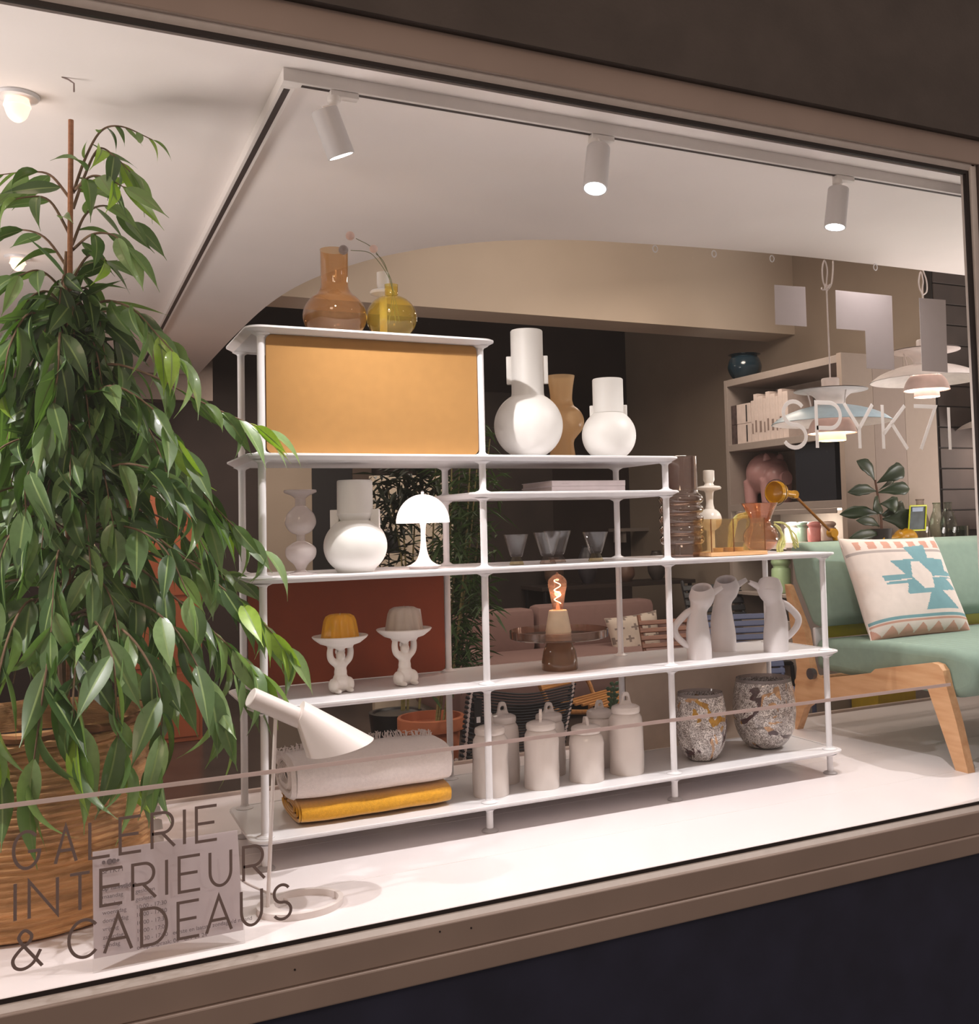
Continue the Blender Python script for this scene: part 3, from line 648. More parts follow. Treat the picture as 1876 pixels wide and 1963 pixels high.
for j, x_ in enumerate((-.052, -.008, .036)):
    tl = thing('tealight', e.location + Vector((x_, 0, .0145)), ('first', 'second', 'third')[j] + ' tealight from the candlestick end inside the amber glass box', 'candle', 'tealights in the amber glass box')
    obj('cup', lathe([(0, 0), (.0185, 0), (.019, .014), (.018, .014), (.018, .002), (0, .002)], 28), mat('tealight_cup', rgb(216, 176, 110), .3), tl)
    obj('wax', lathe([(0, .002), (.0178, .002), (.0178, .011), (0, .0115)], 24), mat('wax', rgb(236, 214, 170), .4), tl)
ORG = glass('orange_glass', rgb(226, 164, 122), rgb(196, 120, 76), 1.5, .02, .12)
e, k = put('orange_vase', 1459, 1064, .19, 'm', 'orange glass vase with round belly and wide flared mouth behind the amber box', 'vase')
obj('vase_body', lathe(SP([(0, 0), (10, 0), (12, 3)] + arcp(0, 30, 34, -55, 50, 12, .85)[1:] + sm([(21, 57), (20, 62), (25, 76), (34, 94), (35, 96)], 4) + sm([(33, 94), (24, 77), (19, 62), (20, 58)], 3), k), 44), ORG, e)
YARN = mat('pistachio_yarn', rgb(196, 196, 122), .95, var=.12, scale=90, bump=.8, bscale=160, sheen=.4)
e, k = put('yarn_skein', 1432, 1064, .27, 'm', 'pistachio green skein of yarn draped over the orange vase with frayed ends', 'yarn')
def yp(px, py, Y): return on(px, py, 'y', Y) - e.location
rr = random.Random(3)
for j in range(9):
    a = [(1398 + rr.uniform(-4, 4), 1052), (1404 + rr.uniform(-5, 5), 1010), (1412 + rr.uniform(-5, 4), 992 + rr.uniform(-3, 5)), (1432 + rr.uniform(-4, 4), 988 + rr.uniform(-4, 6)), (1438 + rr.uniform(-6, 3), 1012), (1428 + rr.uniform(-5, 5), 1055)]
    obj('strand', tube(spline([yp(x, y, .27 + rr.uniform(-.015, .015)) for x, y in a], 5), .0058, 8), YARN, e)
for j in range(8):
    a = [(1440, 992), (1452 + j, 979 + rr.uniform(-3, 3))] if False else [(1424, 984), (1440, 979 + rr.uniform(-1, 2)), (1452, 986), (1458, 996)]
for base, mid, n_ in (((1484, 1000), (1504, 1010), 9),):
    for j in range(n_):
        a = [(1483, 1001), (1500, 1002 + rr.uniform(-1, 2)), (1512 + rr.uniform(-2, 2), 1012), (1519 + rr.uniform(-5, 9), 1030 + rr.uniform(-3, 5)), (1523 + rr.uniform(-9, 9), 1050 + rr.uniform(-10, 4))]
        obj('strand', tube(spline([yp(x, y, .24 + rr.uniform(-.01, .01)) for x, y in a], 5), .0024, 6), YARN, e)
for j in range(6):
    a = [(1484, 1005), (1494 + rr.uniform(-2, 2), 1014), (1500 + rr.uniform(-3, 3), 1030), (1498 + rr.uniform(-9, 7), 1046), (1498 + rr.uniform(-10, 8), 1061)]
    obj('strand', tube(spline([yp(x, y, .22 + rr.uniform(-.01, .01)) for x, y in a], 5), .0042, 6), YARN, e)
# --- fourth level: animal cake stands, glass stand, jugs
def figure_stand(px, py, Y, label, rz):
    e, k = put('figurine_cake_stand', px, py, Y, '4', label, 'cake stand', 'animal figurine cake stands'); e.rotation_euler = (0, 0, rz)
    bm = B()
    def b(c, r, sc=(1, 1, 1)): add_ball(bm, (c[0] * k, c[1] * k, c[2] * k), r * k, 2, sc)
    b((0, 1, 17), 16, (1.05, .95, 1.1)); b((0, 0, 38), 13, (1, .85, 1.4)); b((0, 0, 54), 13, (1.15, .8, 1.0)); b((0, 0, 24), 16, (1, .9, 1))
    for s in (-1, 1):
        b((s * 16, -3, 15), 12.5, (.8, 1.1, 1.15))                      # haunch
        b((s * 13, -13, 5), 6.5, (.9, 1.9, .8))                         # foot
        add_tube(bm, spline([Vector((s * 10, 0, 56)) * k, Vector((s * 19, 0, 64)) * k, Vector((s * 22, 0, 76)) * k, Vector((s * 20, 0, 90)) * k], 4), [7.5 * k, 5.6 * k], 12)
        b((s * 20, 0, 90), 6.5, (1.1, 1.1, .8))
    b((0, -1, 70), 9.5, (1, 1, 1.1)); b((0, -8, 68), 5, (1, 1.1, .9)); b((0, 0, 86), 10, (1.1, 1.1, .7)); b((0, 11, 8), 6)
    remesh(obj('animal_figure', bm, FIGURE, e), .0022, 5)
    for s in (-1, 1): obj('ear', add_ball(B(), (s * 8 * k, 1 * k, 78 * k), 3.6 * k, 2, (.7, .6, 1.4)), FIGURE, e)
    obj('dish', lathe(SP([(0, 86), (24, 86), (26, 90), (38, 94), (50, 103), (53, 107), (52, 108.5), (38, 99), (24, 96), (0, 96)], k), 56), FIGURE, e)
    return e, k
def pudding(e, k, m, label, extra=False):
    t = thing('pudding_candle', e.location + Vector((0, 0, 97 * k)), label, 'candle', 'fluted pudding candles')
    t.rotation_euler = (0, 0, .3)
    obj('wax_body', lathe(SP([(0, 0), (33, 0), (33.5, 4), (33, 8), (30, 28), (28, 40), (24.5, 48), (18, 52), (10, 51), (0, 44)], k), 72, fn=lambda a, z: 1 + .10 * abs(cos(5 * a)) ** .6 * (1 if z > 5 * k else 0)), m, t)
    obj('wick', tube([(0, 0, 45 * k), (.001, 0, 54 * k)], .0009, 6), mat('wick', rgb(220, 210, 190), .9), t)
    return t
e1, k1 = figure_stand(653, 1320, .115, 'white seated animal figurine cake stand carrying the ochre pudding candle', .25)
e2, k2 = figure_stand(776, 1312, .135, 'white seated animal figurine cake stand carrying the greige pudding candle', .3)
pudding(e1, k1, mat('ochre_wax', rgb(222, 158, 24), .35, trans=.4), 'ochre yellow fluted pudding-shaped candle on its animal stand')
t = pudding(e2, k2, mat('greige_wax', rgb(188, 174, 162), .4, trans=.2), 'greige fluted pudding-shaped candle with a paper tag on its animal stand')
obj('paper_tag', prism([(22 * k2, 2 * k2), (40 * k2, 6 * k2), (34 * k2, 46 * k2), (26 * k2, 48 * k2)], 'y', -.012, -.0115), PG, t, smooth=False)
BRG = glass('brown_smoke_glass', rgb(196, 164, 146), rgb(150, 118, 100), 1.6, .03, .08)
BRN = glass('brown_bell_glass', rgb(168, 122, 84), rgb(140, 96, 60), 1.4, .05, .5)
e, k = put('glass_cake_stand', 1073, 1283, .15, '4', 'smoked brown glass cake stand with a bell-shaped foot', 'cake stand')
obj('bell_foot', lathe(SP([(34, 0), (35, 3), (34.5, 16), (31, 36), (25, 50), (16, 58), (0, 60)], k), 48), BRN, e)
obj('foot_inner', lathe(SP([(32, 1), (32, 16), (28, 34), (20, 48), (0, 54)], k), 36), BRN, e)
obj('glass_plate', lathe(SP([(0, 60), (90, 60), (94, 62), (95, 76), (93, 77), (92, 64), (0, 63)], k), 72), BRG, e)
W1 = e.location + Vector((0, 0, 63.2 * k))
t = thing('bulb_lamp', W1 + Vector((-.002, 0, 0)), 'cream cone-shaped socket lamp with a bare glowing filament bulb on the glass stand', 'lamp')
obj('wood_foot', lathe(SP([(0, 0), (24, 0), (25, 3), (24.5, 8), (0, 8)], k), 36), wood('foot_wood', rgb(206, 186, 160), rgb(186, 164, 140)), t)
obj('socket_cone', lathe(SP([(0, 8), (24.5, 8), (25, 10), (18, 48), (16.5, 50), (0, 50)], k), 40), mat('cream_socket', rgb(224, 208, 182), .5), t)
obj('bulb_glass', lathe(SP(sm([(9, 50), (10.5, 56), (15, 82), (18.5, 98), (17, 108), (9, 116), (3, 118.5), (2.4, 121), (0, 122)], 4), k), 36), glass('bulb_clear', rgb(244, 196, 170), rgb(206, 140, 110), 1.0, .02, .06), t)
pts = [(6.5 * cos(q_ * 1.5) * k, 4 * sin(q_ * 1.5) * k, (62 + q_ * 4.3) * k) for q_ in [i * .25 for i in range(44)]]
obj('filament', tube(pts, .0011, 6), glow('filament_glow', (1.0, .66, .46), 9), t)
obj('bulb_stem', lathe(SP([(0, 50), (5, 50), (3.5, 58), (1.6, 66), (0, 66)], k), 16), mat('bulb_stem_glass', rgb(230, 190, 160), .2), t)
light('bulb_light', 'POINT', (0, 0, 85 * k), 0.5, (1, .62, .40), shadow_soft_size=.012, parent=t)

MATTE = mat('matt_white_jug', rgb(214, 208, 208), .6, var=.02)
def jug(px, py, Y, flip, arm, label):
    """leaning jug: a swept tapering body with an open slanted head, an elbow handle and a drinking-straw spout"""
    e, k = put('arm_jug', px, py, Y, '4', label, 'jug', 'leaning white jugs with bent arms')
    f = -1 if flip else 1; yaw = 0.5 * atan2(RT.y, RT.x)
    ctr = spline([Vector(c) * k for c in ((0, 0, 0), (-1 * f, 0, 30), (-2.5 * f, 0, 58), (-1.5 * f, 0, 84), (2 * f, 0, 98), (6 * f, 0, 110), (8.5 * f, 0, 122), (8 * f, 0, 135))], 4)
    rad = [p.x * k for p in spline([(23.5, 0, 0), (24, 0, 0), (22, 0, 0), (18, 0, 0), (17.5, 0, 0), (23, 0, 0), (25, 0, 0), (20, 0, 0)], 4)]
    bm = B(); seg = 36; rings = []
    for i, (c, r) in enumerate(zip(ctr, rad)):
        tt = (ctr[min(i + 1, len(ctr) - 1)] - ctr[max(i - 1, 0)]).normalized() if i else Vector((0, 0, 1))
        w_ = max(0, (i / (len(ctr) - 1) - .62) / .38); tt = (Vector((tt.x * (1 - w_), tt.y, tt.z)) + Vector((-.22 * f, -.40 * f, 0)) * w_).normalized()
        u = Vector((0, 1, 0)); v = tt.cross(u).normalized() * -1; u = v.cross(tt)
        rings.append([bm.verts.new(c + v * r * cos(2 * pi * q / seg) + u * r * .95 * sin(2 * pi * q / seg)) for q in range(seg)])
    tt_end = tt
    top = ctr[-1]
    for s_, dz in ((.93, 1.2), (.84, .2), (.80, -4), (.85, -24)):
        rings.append([bm.verts.new(top + (v_.co - top) * s_ + tt_end * dz * k) for v_ in rings[len(ctr) - 1]])
    for a, b_ in zip(rings, rings[1:]):
        for q in range(seg): bm.faces.new((a[q], a[(q + 1) % seg], b_[(q + 1) % seg], b_[q]))
    bm.faces.new(rings[0][::-1]); bm.faces.new(rings[-1])
    obj('jug_body', bm, MATTE, e, rot=(0, 0, yaw), angle=60)
    if arm:
        obj('handle', tube(spline([Vector(c) * k for c in ((-14 * f, 0, 92), (-26 * f, 0, 86), (-43 * f, 0, 70), (-49 * f, 0, 58), (-44 * f, 0, 44), (-30 * f, 0, 30), (-20 * f, 0, 24))], 5), [7.2 * k, 6 * k], 12), MATTE, e, rot=(0, 0, yaw))
    obj('spout', tube([Vector((24 * f, 0, 120)) * k, Vector((38 * f, 0, 128)) * k, Vector((50 * f, 0, 134)) * k], [7 * k, 4.2 * k], 14), MATTE, e, rot=(0, 0, yaw))
    obj('spout_hole', lathe([(0, 0), (2.2 * k, 0), (2.2 * k, .0006), (0, .0006)], 12), mat('spout_dark', rgb(120, 112, 112), .8), e, Matrix.Rotation(yaw, 3, 'Z') @ Vector((50.2 * f, 0, 134.2)) * k, rot=Vector((f * .9, 0, .45)).to_track_quat('Z', 'Y').to_euler())
    return e
jug(1341, 1262, .085, False, True, 'white leaning jug whose bent arm handle reaches towards the shelf post')
jug(1388, 1246, .215, False, False, 'white leaning jug standing behind, its spout meeting the facing jug')
jug(1487, 1249, .085, True, True, 'white leaning jug facing the other two, bent arm towards the sofa')
# --- bottom shelf: throws, jars, mottled vases
def throw(x0, x1, y0, y1, z0, z1, m, label, layers, bulge, nm='folded_throw'):
    """a folded blanket: loops of cloth seen as stacked rolls at the fold side"""
    e = thing(nm, ((x0 + x1) / 2, (y0 + y1) / 2, z0), label, 'blanket'); hx, hy, H_ = (x1 - x0) / 2, (y1 - y0) / 2, z1 - z0
    bm = B(); nx, seg = 26, 30; rings = []; r2 = random.Random(len(label))
    for i in range(nx + 1):
        u = i / nx; x = -hx + 2 * hx * u; ring = []
        en = 1 - .06 * (abs(2 * u - 1) ** 8)
        for j in range(seg):
            a = 2 * pi * j / seg; ca, sa = cos(a), sin(a); n_ = 3.2
            q = (abs(ca) ** n_ + abs(sa) ** n_) ** (-1 / n_)
            w = 1 + .012 * sin(7 * u + 3 * a) + .01 * sin(19 * u + a)
            ring.append(bm.verts.new((x, ca * q * hy * en * w, H_ / 2 + sa * q * H_ / 2 * en * (w if sa > 0 else 1))))
        rings.append(ring)
    for a, b_ in zip(rings, rings[1:]):
        for j in range(seg): bm.faces.new((a[j], a[(j + 1) % seg], b_[(j + 1) % seg], b_[j]))
    obj('cloth_body', bm, m, e, angle=60)
    bm.free if False else None
    # spiral of layers on the open end
    for l in range(layers):
        s = 1 - (l + .4) / (layers + .6); pts = []
        for j in range(26):
            a = 2 * pi * j / 25 * .93 + pi * .1; ca, sa = cos(a), sin(a); q = (abs(ca) ** 3 + abs(sa) ** 3) ** (-1 / 3)
            pts.append((-hx - .001, ca * q * hy * s * .97, H_ / 2 + sa * q * H_ / 2 * s * .95))
        obj('fold', tube(pts, H_ / (layers * 4.2), 6), m, e)
    return e, hx, hy, H_
MUST = mat('mustard_wool', rgb(222, 160, 30), .95, var=.1, scale=120, bump=.6, bscale=420, sheen=.6)
OFFW = mat('off_white_wool', rgb(228, 216, 212), .95, var=.05, scale=120, bump=.6, bscale=420, sheen=.6)
z = LV['b']
xl = on(580, 1585, 'y', .02).x; xr = on(868, 1545, 'y', .02).x
za = on(700, 1524, 'y', .02).z; zb = on(700, 1447, 'y', .02).z
throw(xl, xr, .02, .31, z, za - .004, MUST, 'folded mustard yellow woollen throw lying on the bottom shelf', 3, 0)
e, hx, hy, H_ = throw(xl - .012, xr + .002, .015, .30, za - .004, zb, OFFW, 'folded off-white woollen throw with frayed edge on top of the mustard one', 2, 0)
rr = random.Random(5); bm = B()
for i in range(170):
    u = rr.uniform(-.15, 1); x = -hx + 2 * hx * (u * .92 + .06); y = hy * (.1 + .55 * sin(u * 2.6 + .3)); zz = H_ * .97 + .0
    add_tube(bm, [(x, y, zz), (x + rr.uniform(-.006, .006), y + .006, zz + rr.uniform(.008, .02)), (x + rr.uniform(-.012, .012), y + .014, zz + rr.uniform(.004, .022))], [.0022, .0011], 5)
tag(obj('fringe', bm, OFFW, e), kind='stuff')
bm = B()
for i in range(26): add_tube(bm, spline([(-hx + .002, -hy * .1 + i * .003, H_ * .9), (-hx - .012 - rr.uniform(0, .012), -hy * .2 + i * .003, H_ * .75), (-hx - .01 - rr.uniform(0, .02), -hy * .3 + i * .003, H_ * rr.uniform(.4, .6))], 3), [.002, .001], 5)
tag(obj('fringe', bm, OFFW, e), kind='stuff')

def jar(px, py, Y, h, w, label, rz):
    """hand-shaped lidded jar: dented body, collared lid with a pierced loop handle. h,w in pixels."""
    e, k = put('lidded_jar', px, py, Y, 'b', label, 'jar', 'glazed lidded jars with loop handles')
    e.rotation_euler = (0, 0, rz); r = w / 2; hb = h * .74
    ph = rz * 7
    body = SP([(0, 0), (r * .98, 0), (r, 3), (r * .99, hb * .3), (r * .97, hb * .6), (r * .99, hb * .8), (r * .93, hb * .92), (r * .80, hb * .985), (r * .74, hb), (0, hb)], k)
    obj('jar_body', lathe(body, 48, fn=lambda a, z_: 1 + .022 * sin(3 * a + ph + z_ * 40) + .016 * sin(5 * a - z_ * 60)), GLOSS_CER, e)
    lid = SP([(0, hb + .3), (r * .80, hb + .3), (r * .84, hb + 3), (r * .84, hb + 9), (r * .80, hb + 12), (r * .6, hb + 15), (0, hb + 17)], k)
    ld = obj('lid', lathe(lid, 44, fn=lambda a, z_: 1 + .01 * sin(4 * a + ph)), GLOSS_CER, e)
    zz = hb + 13; t_ = h - zz
    outer = [(-r * .5, 0), (-r * .34, t_ * .25), (-r * .24, t_ * .75), (-r * .12, t_ * .97), (r * .12, t_ * .97), (r * .24, t_ * .75), (r * .34, t_ * .25), (r * .5, 0)]
    outer = [(p.x, p.y) for p in spline([(a, b_, 0) for a, b_ in outer], 3)]
    ring = []; bm = B(); n_ = len(outer); c_ = t_ * .52; ir = t_ * .20
    fr = []; 
    for y_ in (-2.6 * k, 2.6 * k):
        o_ = [bm.verts.new((a * k, y_, (zz + b_) * k)) for a, b_ in outer]
        i_ = [bm.verts.new((ir * cos(pi * (1.25 - 1.5 * q / (n_ - 1))) * 1.0 * k, y_, (zz + c_ + ir * sin(pi * (1.25 - 1.5 * q / (n_ - 1)))) * k)) for q in range(n_)]
        fr.append((o_, i_))
    for q in range(n_):
        q2 = (q + 1) % n_
        bm.faces.new((fr[0][0][q], fr[0][0][q2], fr[0][1][q2], fr[0][1][q])); bm.faces.new((fr[1][0][q2], fr[1][0][q], fr[1][1][q], fr[1][1][q2]))
        bm.faces.new((fr[0][0][q2], fr[0][0][q], fr[1][0][q], fr[1][0][q2])); bm.faces.new((fr[0][1][q], fr[0][1][q2], fr[1][1][q2], fr[1][1][q]))
    obj('loop_handle', bm, GLOSS_CER, ld, angle=50)
jar(941, 1518, .085, 155, 70, 'cream glazed lidded jar directly behind the second shelf post, front row', .8)
jar(965, 1492, .21, 152, 64, 'cream glazed lidded jar with holed loop standing behind the post jar', .1)
jar(1039, 1503, .085, 147, 68, 'cream glazed lidded jar with a twisted loop, second in the front row', 1.1)
jar(1054, 1478, .225, 136, 62, 'cream glazed lidded jar seen between the front jars, middle of the rear row', .15)
jar(1125, 1494, .085, 120, 68, 'shortest cream glazed lidded jar, third in the front row', 1.45)
jar(1151, 1465, .24, 124, 60, 'cream glazed lidded jar mostly hidden behind the shortest one', .3)
jar(1202, 1481, .10, 153, 67, 'largest dented cream glazed lidded jar at the end of the row', .1)

MOT = bpy.data.materials.new('mottled_glass'); MOT.use_nodes = True
def mottled():
    nt = MOT.node_tree; N = nt.nodes; L = nt.links; b = N['Principled BSDF']
    b.inputs['Roughness'].default_value = .12; b.inputs['Coat Weight'].default_value = .6
    tc = N.new('ShaderNodeTexCoord'); src = tc.outputs['Object']
    n1 = N.new('ShaderNodeTexNoise'); n1.inputs['Scale'].default_value = 290; n1.inputs['Detail'].default_value = 3; L.new(src, n1.inputs['Vector'])
    r1 = N.new('ShaderNodeValToRGB'); L.new(n1.outputs[0], r1.inputs[0]); r1.color_ramp.interpolation = 'LINEAR'
    r1.color_ramp.elements[0].position = .42; r1.color_ramp.elements[0].color = rgb(128, 118, 114) + (1,)
    r1.color_ramp.elements[1].position = .56; r1.color_ramp.elements[1].color = rgb(238, 230, 224) + (1,)
    n2 = N.new('ShaderNodeTexNoise'); n2.inputs['Scale'].default_value = 9; n2.inputs['Detail'].default_value = 2; n2.inputs['Distortion'].default_value = 2.2; L.new(src, n2.inputs['Vector'])
    r2 = N.new('ShaderNodeValToRGB'); L.new(n2.outputs[0], r2.inputs[0]); cr = r2.color_ramp; cr.interpolation = 'CONSTANT'
    cr.elements[0].position = 0; cr.elements[0].color = (1, 1, 1, 1); cr.elements[1].position = .565; cr.elements[1].color = (0, 0, 0, 1)
    r3 = N.new('ShaderNodeValToRGB'); c3 = r3.color_ramp; c3.interpolation = 'CONSTANT'
    v = N.new('ShaderNodeTexVoronoi'); v.inputs['Scale'].default_value = 9; L.new(src, v.inputs['Vector'])
    sp = N.new('ShaderNodeSeparateColor'); L.new(v.outputs['Color'], sp.inputs[0]); L.new(sp.outputs[0], r3.inputs[0])
    c3.elements[0].position = 0; c3.elements[0].color = rgb(84, 58, 60) + (1,); c3.elements[1].position = .35; c3.elements[1].color = rgb(200, 156, 112) + (1,)
    for p, c in ((.55, rgb(178, 130, 38)), (.7, rgb(120, 108, 100)), (.85, rgb(92, 74, 72))):
        q = c3.elements.new(p); q.color = c + (1,)
    mx = N.new('ShaderNodeMix'); mx.data_type = 'RGBA'; L.new(r2.outputs[0], mx.inputs[0]); L.new(r3.outputs[0], mx.inputs[6]); L.new(r1.outputs[0], mx.inputs[7])
    n3 = N.new('ShaderNodeTexNoise'); n3.inputs['Scale'].default_value = 16; n3.inputs['Distortion'].default_value = 2.5; L.new(src, n3.inputs['Vector'])
    r4 = N.new('ShaderNodeValToRGB'); L.new(n3.outputs[0], r4.inputs[0]); r4.color_ramp.elements[0].position = .42; r4.color_ramp.elements[0].color = (.60, .57, .56, 1)
    r4.color_ramp.elements[1].position = .58; r4.color_ramp.elements[1].color = (1, 1, 1, 1)
    m4 = N.new('ShaderNodeMix'); m4.data_type = 'RGBA'; m4.blend_type = 'MULTIPLY'; m4.inputs[0].default_value = 1; L.new(mx.outputs[2], m4.inputs[6]); L.new(r4.outputs[0], m4.inputs[7])
    L.new(m4.outputs[2], b.inputs['Base Color'])
mottled()
RIMG = glass('grey_rim_glass', rgb(190, 178, 176), rgb(140, 128, 126), 1.2, .03, .45)
def mvase(px, py, Y, label, w, h, rz):
    e, k = put('mottled_glass_vase', px, py, Y, 'b', label, 'vase', 'wide mottled glass vases'); e.rotation_euler = (0, 0, rz)
    r = w / 2; p = sm([(0, 0), (r * .35, 0), (r * .62, h * .05), (r * .88, h * .22), (r * .99, h * .45), (r, h * .6), (r * .96, h * .8), (r * .89, h * .95)], 4)
    obj('vase_body', lathe(SP(p + [(r * .88, h * .955), (r * .84, h * .94), (r * .9, h * .8), (r * .93, h * .55), (r * .8, h * .2), (0, h * .05)], k), 64), MOT, e)
    obj('rim_glass', lathe(SP([(r * .89, h * .955), (r * .87, h), (r * .855, h * 1.002), (r * .84, h * .955)], k), 64), RIMG, e)
mvase(1345, 1452, .12, 'mottled grey glass vase with ochre and plum patches beside the third post', 100, 128, .4)
mvase(1467, 1437, .16, 'taller mottled grey glass vase with dark slashes at the sofa end of the shelf', 120, 132, 2.2)
# ================================================================== desk lamp on the display floor
LAMPW = mat('lamp_enamel_white', rgb(226, 216, 212), .35, var=.01)
yb = -.335
q = on(513, 1748, 'z', .004); lc = on(575, 1728, 'z', 0.0)
e = thing('desk_lamp', (lc.x, lc.y, 0), 'white desk lamp with a tilted cone head on a thin pole and flat ring foot', 'lamp')
def rl(p): return Vector(p) - e.location
ra = (on(655, 1722, 'z', 0).x - on(492, 1755, 'z', 0).x) / 2
cxr = (on(655, 1722, 'z', 0).x + on(492, 1755, 'z', 0).x) / 2 - lc.x
bm = B(); n_ = 64; rings = []
yf = on(560, 1768, 'z', 0.0).y - lc.y; ybk = on(590, 1703, 'z', .012).y - lc.y; cyr = (yf + ybk) / 2; rb = (ybk - yf) / 2
for i in range(n_):
    a = 2 * pi * i / n_; w = .0045 + .022 * max(0, -cos(a) * .9 - .2) ; h_ = .016
    o_ = Vector((cxr + ra * cos(a), cyr + rb * sin(a), 0)); n = Vector((cos(a), sin(a), 0)); i_ = o_ - n * (w * 2 + .003)
    rings.append([bm.verts.new(o_), bm.verts.new(o_ + Vector((0, 0, h_))), bm.verts.new(i_ + Vector((0, 0, h_))), bm.verts.new(i_)])
for i in range(n_):
    a, b_ = rings[i], rings[(i + 1) % n_]
    for j in range(4): bm.faces.new((a[j], a[(j + 1) % 4], b_[(j + 1) % 4], b_[j]))
obj('ring_foot', bm, LAMPW, e, angle=40)
pb = rl(q); pb.z = .008
YL = q.y + .02
pt = rl(on(528, 1378, 'y', YL))
obj('pole', tube([pb, pt], .0048, 14), LAMPW, e)
A1 = rl(on(480, 1336, 'y', YL - .01)); A2 = rl(on(590, 1384, 'y', YL + .01)); km = mpp(on(560, 1380, 'y', YL))
dirn = (A2 - A1).normalized()
obj('neck_tube', lathe(SP([(0, 0), (17, 0), (18.5, 1.5), (18.5, (A2 - A1).length / km), (0, (A2 - A1).length / km)], km), 36), LAMPW, e, A1, rot=dirn.to_track_quat('Z', 'Y').to_euler())
# the conical shade: apex by the neck's end, mouth tilted down
apx = rl(on(572, 1358, 'y', YL)); mouth = [rl(on(a, b_, 'y', YL + dy)) for a, b_, dy in ()]
m0 = rl(on(714, 1413, 'y', YL)); m1 = rl(on(588, 1452, 'y', YL)); mc = (m0 + m1) / 2; ax_ = (m0 - m1); R_ = ax_.length / 2; ux = ax_.normalized(); uy = Vector((0, 1, 0)); 
nrm = ux.cross(uy).normalized()
top0 = rl(on(583, 1344, 'y', YL)); top1 = rl(on(567, 1386, 'y', YL)); tc_ = (top0 + top1) / 2; ut = (top0 - top1); rt_ = ut.length / 2; ut.normalize()
bm = B(); rings = []
for (c, r, u) in ((tc_, rt_ * .55, ut), (tc_, rt_, ut), (mc, R_, ux), (mc, R_ * .975, ux), (tc_ + (mc - tc_) * .1, rt_ * .9, ut)):
    rings.append([bm.verts.new(c + u * r * cos(2 * pi * j / 48) + uy * r * (.92 if c is mc else 1) * sin(2 * pi * j / 48)) for j in range(48)])
for a, b_ in zip(rings, rings[1:]):
    for j in range(48): bm.faces.new((a[j], a[(j + 1) % 48], b_[(j + 1) % 48], b_[j]))
bm.faces.new(rings[0][::-1]); bm.faces.new(rings[-1])
obj('lamp_shade', bm, LAMPW, e, angle=40)
kn = rl(on(529, 1374, 'y', YL))
obj('tilt_joint', lathe([(0, 0), (.007, 0), (.007, .012), (0, .012)], 18), LAMPW, e, kn - Vector((0, 0, .004)))
obj('power_cord', tube(spline([pb + Vector((.03, .02, .002)), pb + Vector((.06, .05, -.004)), pb + Vector((0.02, .16, -.005)), pb + Vector((-.02, .3, -.005)), pb + Vector((-.05, .6, -.005))], 8), .0022, 8), LAMPW, e)

# ================================================================== basket and ficus
JUTE = mat('jute_weave', rgb(186, 140, 96), .9, var=.35, scale=9, bump=1.0, bscale=60, stretch=(1, 1, 6))
JD = mat('jute_dark', rgb(120, 78, 48), .95, var=.3, scale=20)
PB = Vector((-.575, .03, 0)); BR = .29; BH = .48
bkt = thing('planter_basket', PB, 'wide rough woven jute basket holding the tall ficus', 'planter')
obj('basket_body', lathe([(0, 0), (BR * .9, 0)] + [(BR * (.95 + .05 * sin(pi * min(1, .15 + i / 110 * .8))) + .0028 * sin(i * 1.6), .01 + i * (BH - .03) / 110) for i in range(111)] + [(BR * .97, BH - .01), (BR * .93, BH), (BR * .88, BH - .01), (BR * .88, BH - .08), (0, BH - .08)], 96, fn=lambda a, z: 1 + .006 * sin(7 * a + z * 25)), JUTE, bkt, angle=60)
for i in range(2):
    z_ = BH - .012 - i * .02; rr_ = BR * .965 + .002
    pts = [((rr_ + .003 * sin(40 * t + i)) * cos(t), (rr_ + .003 * sin(40 * t + i)) * sin(t), z_ + .004 * sin(9 * t + i * 2)) for t in [2 * pi * j / 120 for j in range(121)]]
    obj('rope_coil', tube(pts, .0105, 6, False), JUTE if i % 4 else JD, bkt)
obj('soil', lathe([(0, 0), (BR * .86, 0), (0, .015)], 30), mat('soil', rgb(52, 38, 30), 1, bump=1), bkt, (0, 0, BH - .079))
tp = on(297, 1546, 'y', -.24)
tg = thing('price_tags', tp, 'three small white paper tags hanging on the basket side', 'tag')
for j, (a_, b_) in enumerate(((1546, 1565), (1567, 1592), (1596, 1625))):
    o_ = obj('tag_card', prism([(-.012, -.5 * .026), (.011, -.5 * .026), (.012, .4 * .026), (.004, .026 * .55), (-.006, .026 * .55), (-.012, .4 * .026)], 'y', 0, .0008), PG, tg, (.002 + j * .003, -.002 - .002 * j, -.012 - j * .031), smooth=False, rot=(-.6, .1 * (j - 1), .2))
obj('tag_string', tube([(0, 0, .02), (0.001, -.001, 0)], .0006, 5), OFFW, tg)

fic = thing('ficus_tree', (PB.x + .04, PB.y - .02, BH - .07), 'tall leafy long-leaved ficus tied to a cane in the jute basket', 'plant')
FO = fic.location.copy()
CANE = wood('bamboo_cane', rgb(176, 120, 84), rgb(150, 98, 66), 20)
ctop = on(136, 230, 'y', -.02); cbot = Vector((on(128, 1400, 'y', .0).x, .0, BH - .07))
obj('support_cane', tube([cbot - FO, ctop - FO], .0068, 10), CANE, fic)
BARK = mat('ficus_bark', rgb(116, 92, 72), .85, var=.2, scale=40)
def trunk_at(z): 
    t = (z - cbot.z) / (ctop.z - cbot.z); return cbot.lerp(ctop, t)
tr_pts = [trunk_at(z) + Vector((.012 * sin(z * 7), .015 + .01 * cos(z * 5), 0)) - FO for z in (BH - .06, .6, .8, 1.0, 1.2, 1.4, 1.58, 1.68)]
obj('trunk', tube(spline(tr_pts, 4), [.014, .004], 10), BARK, fic)
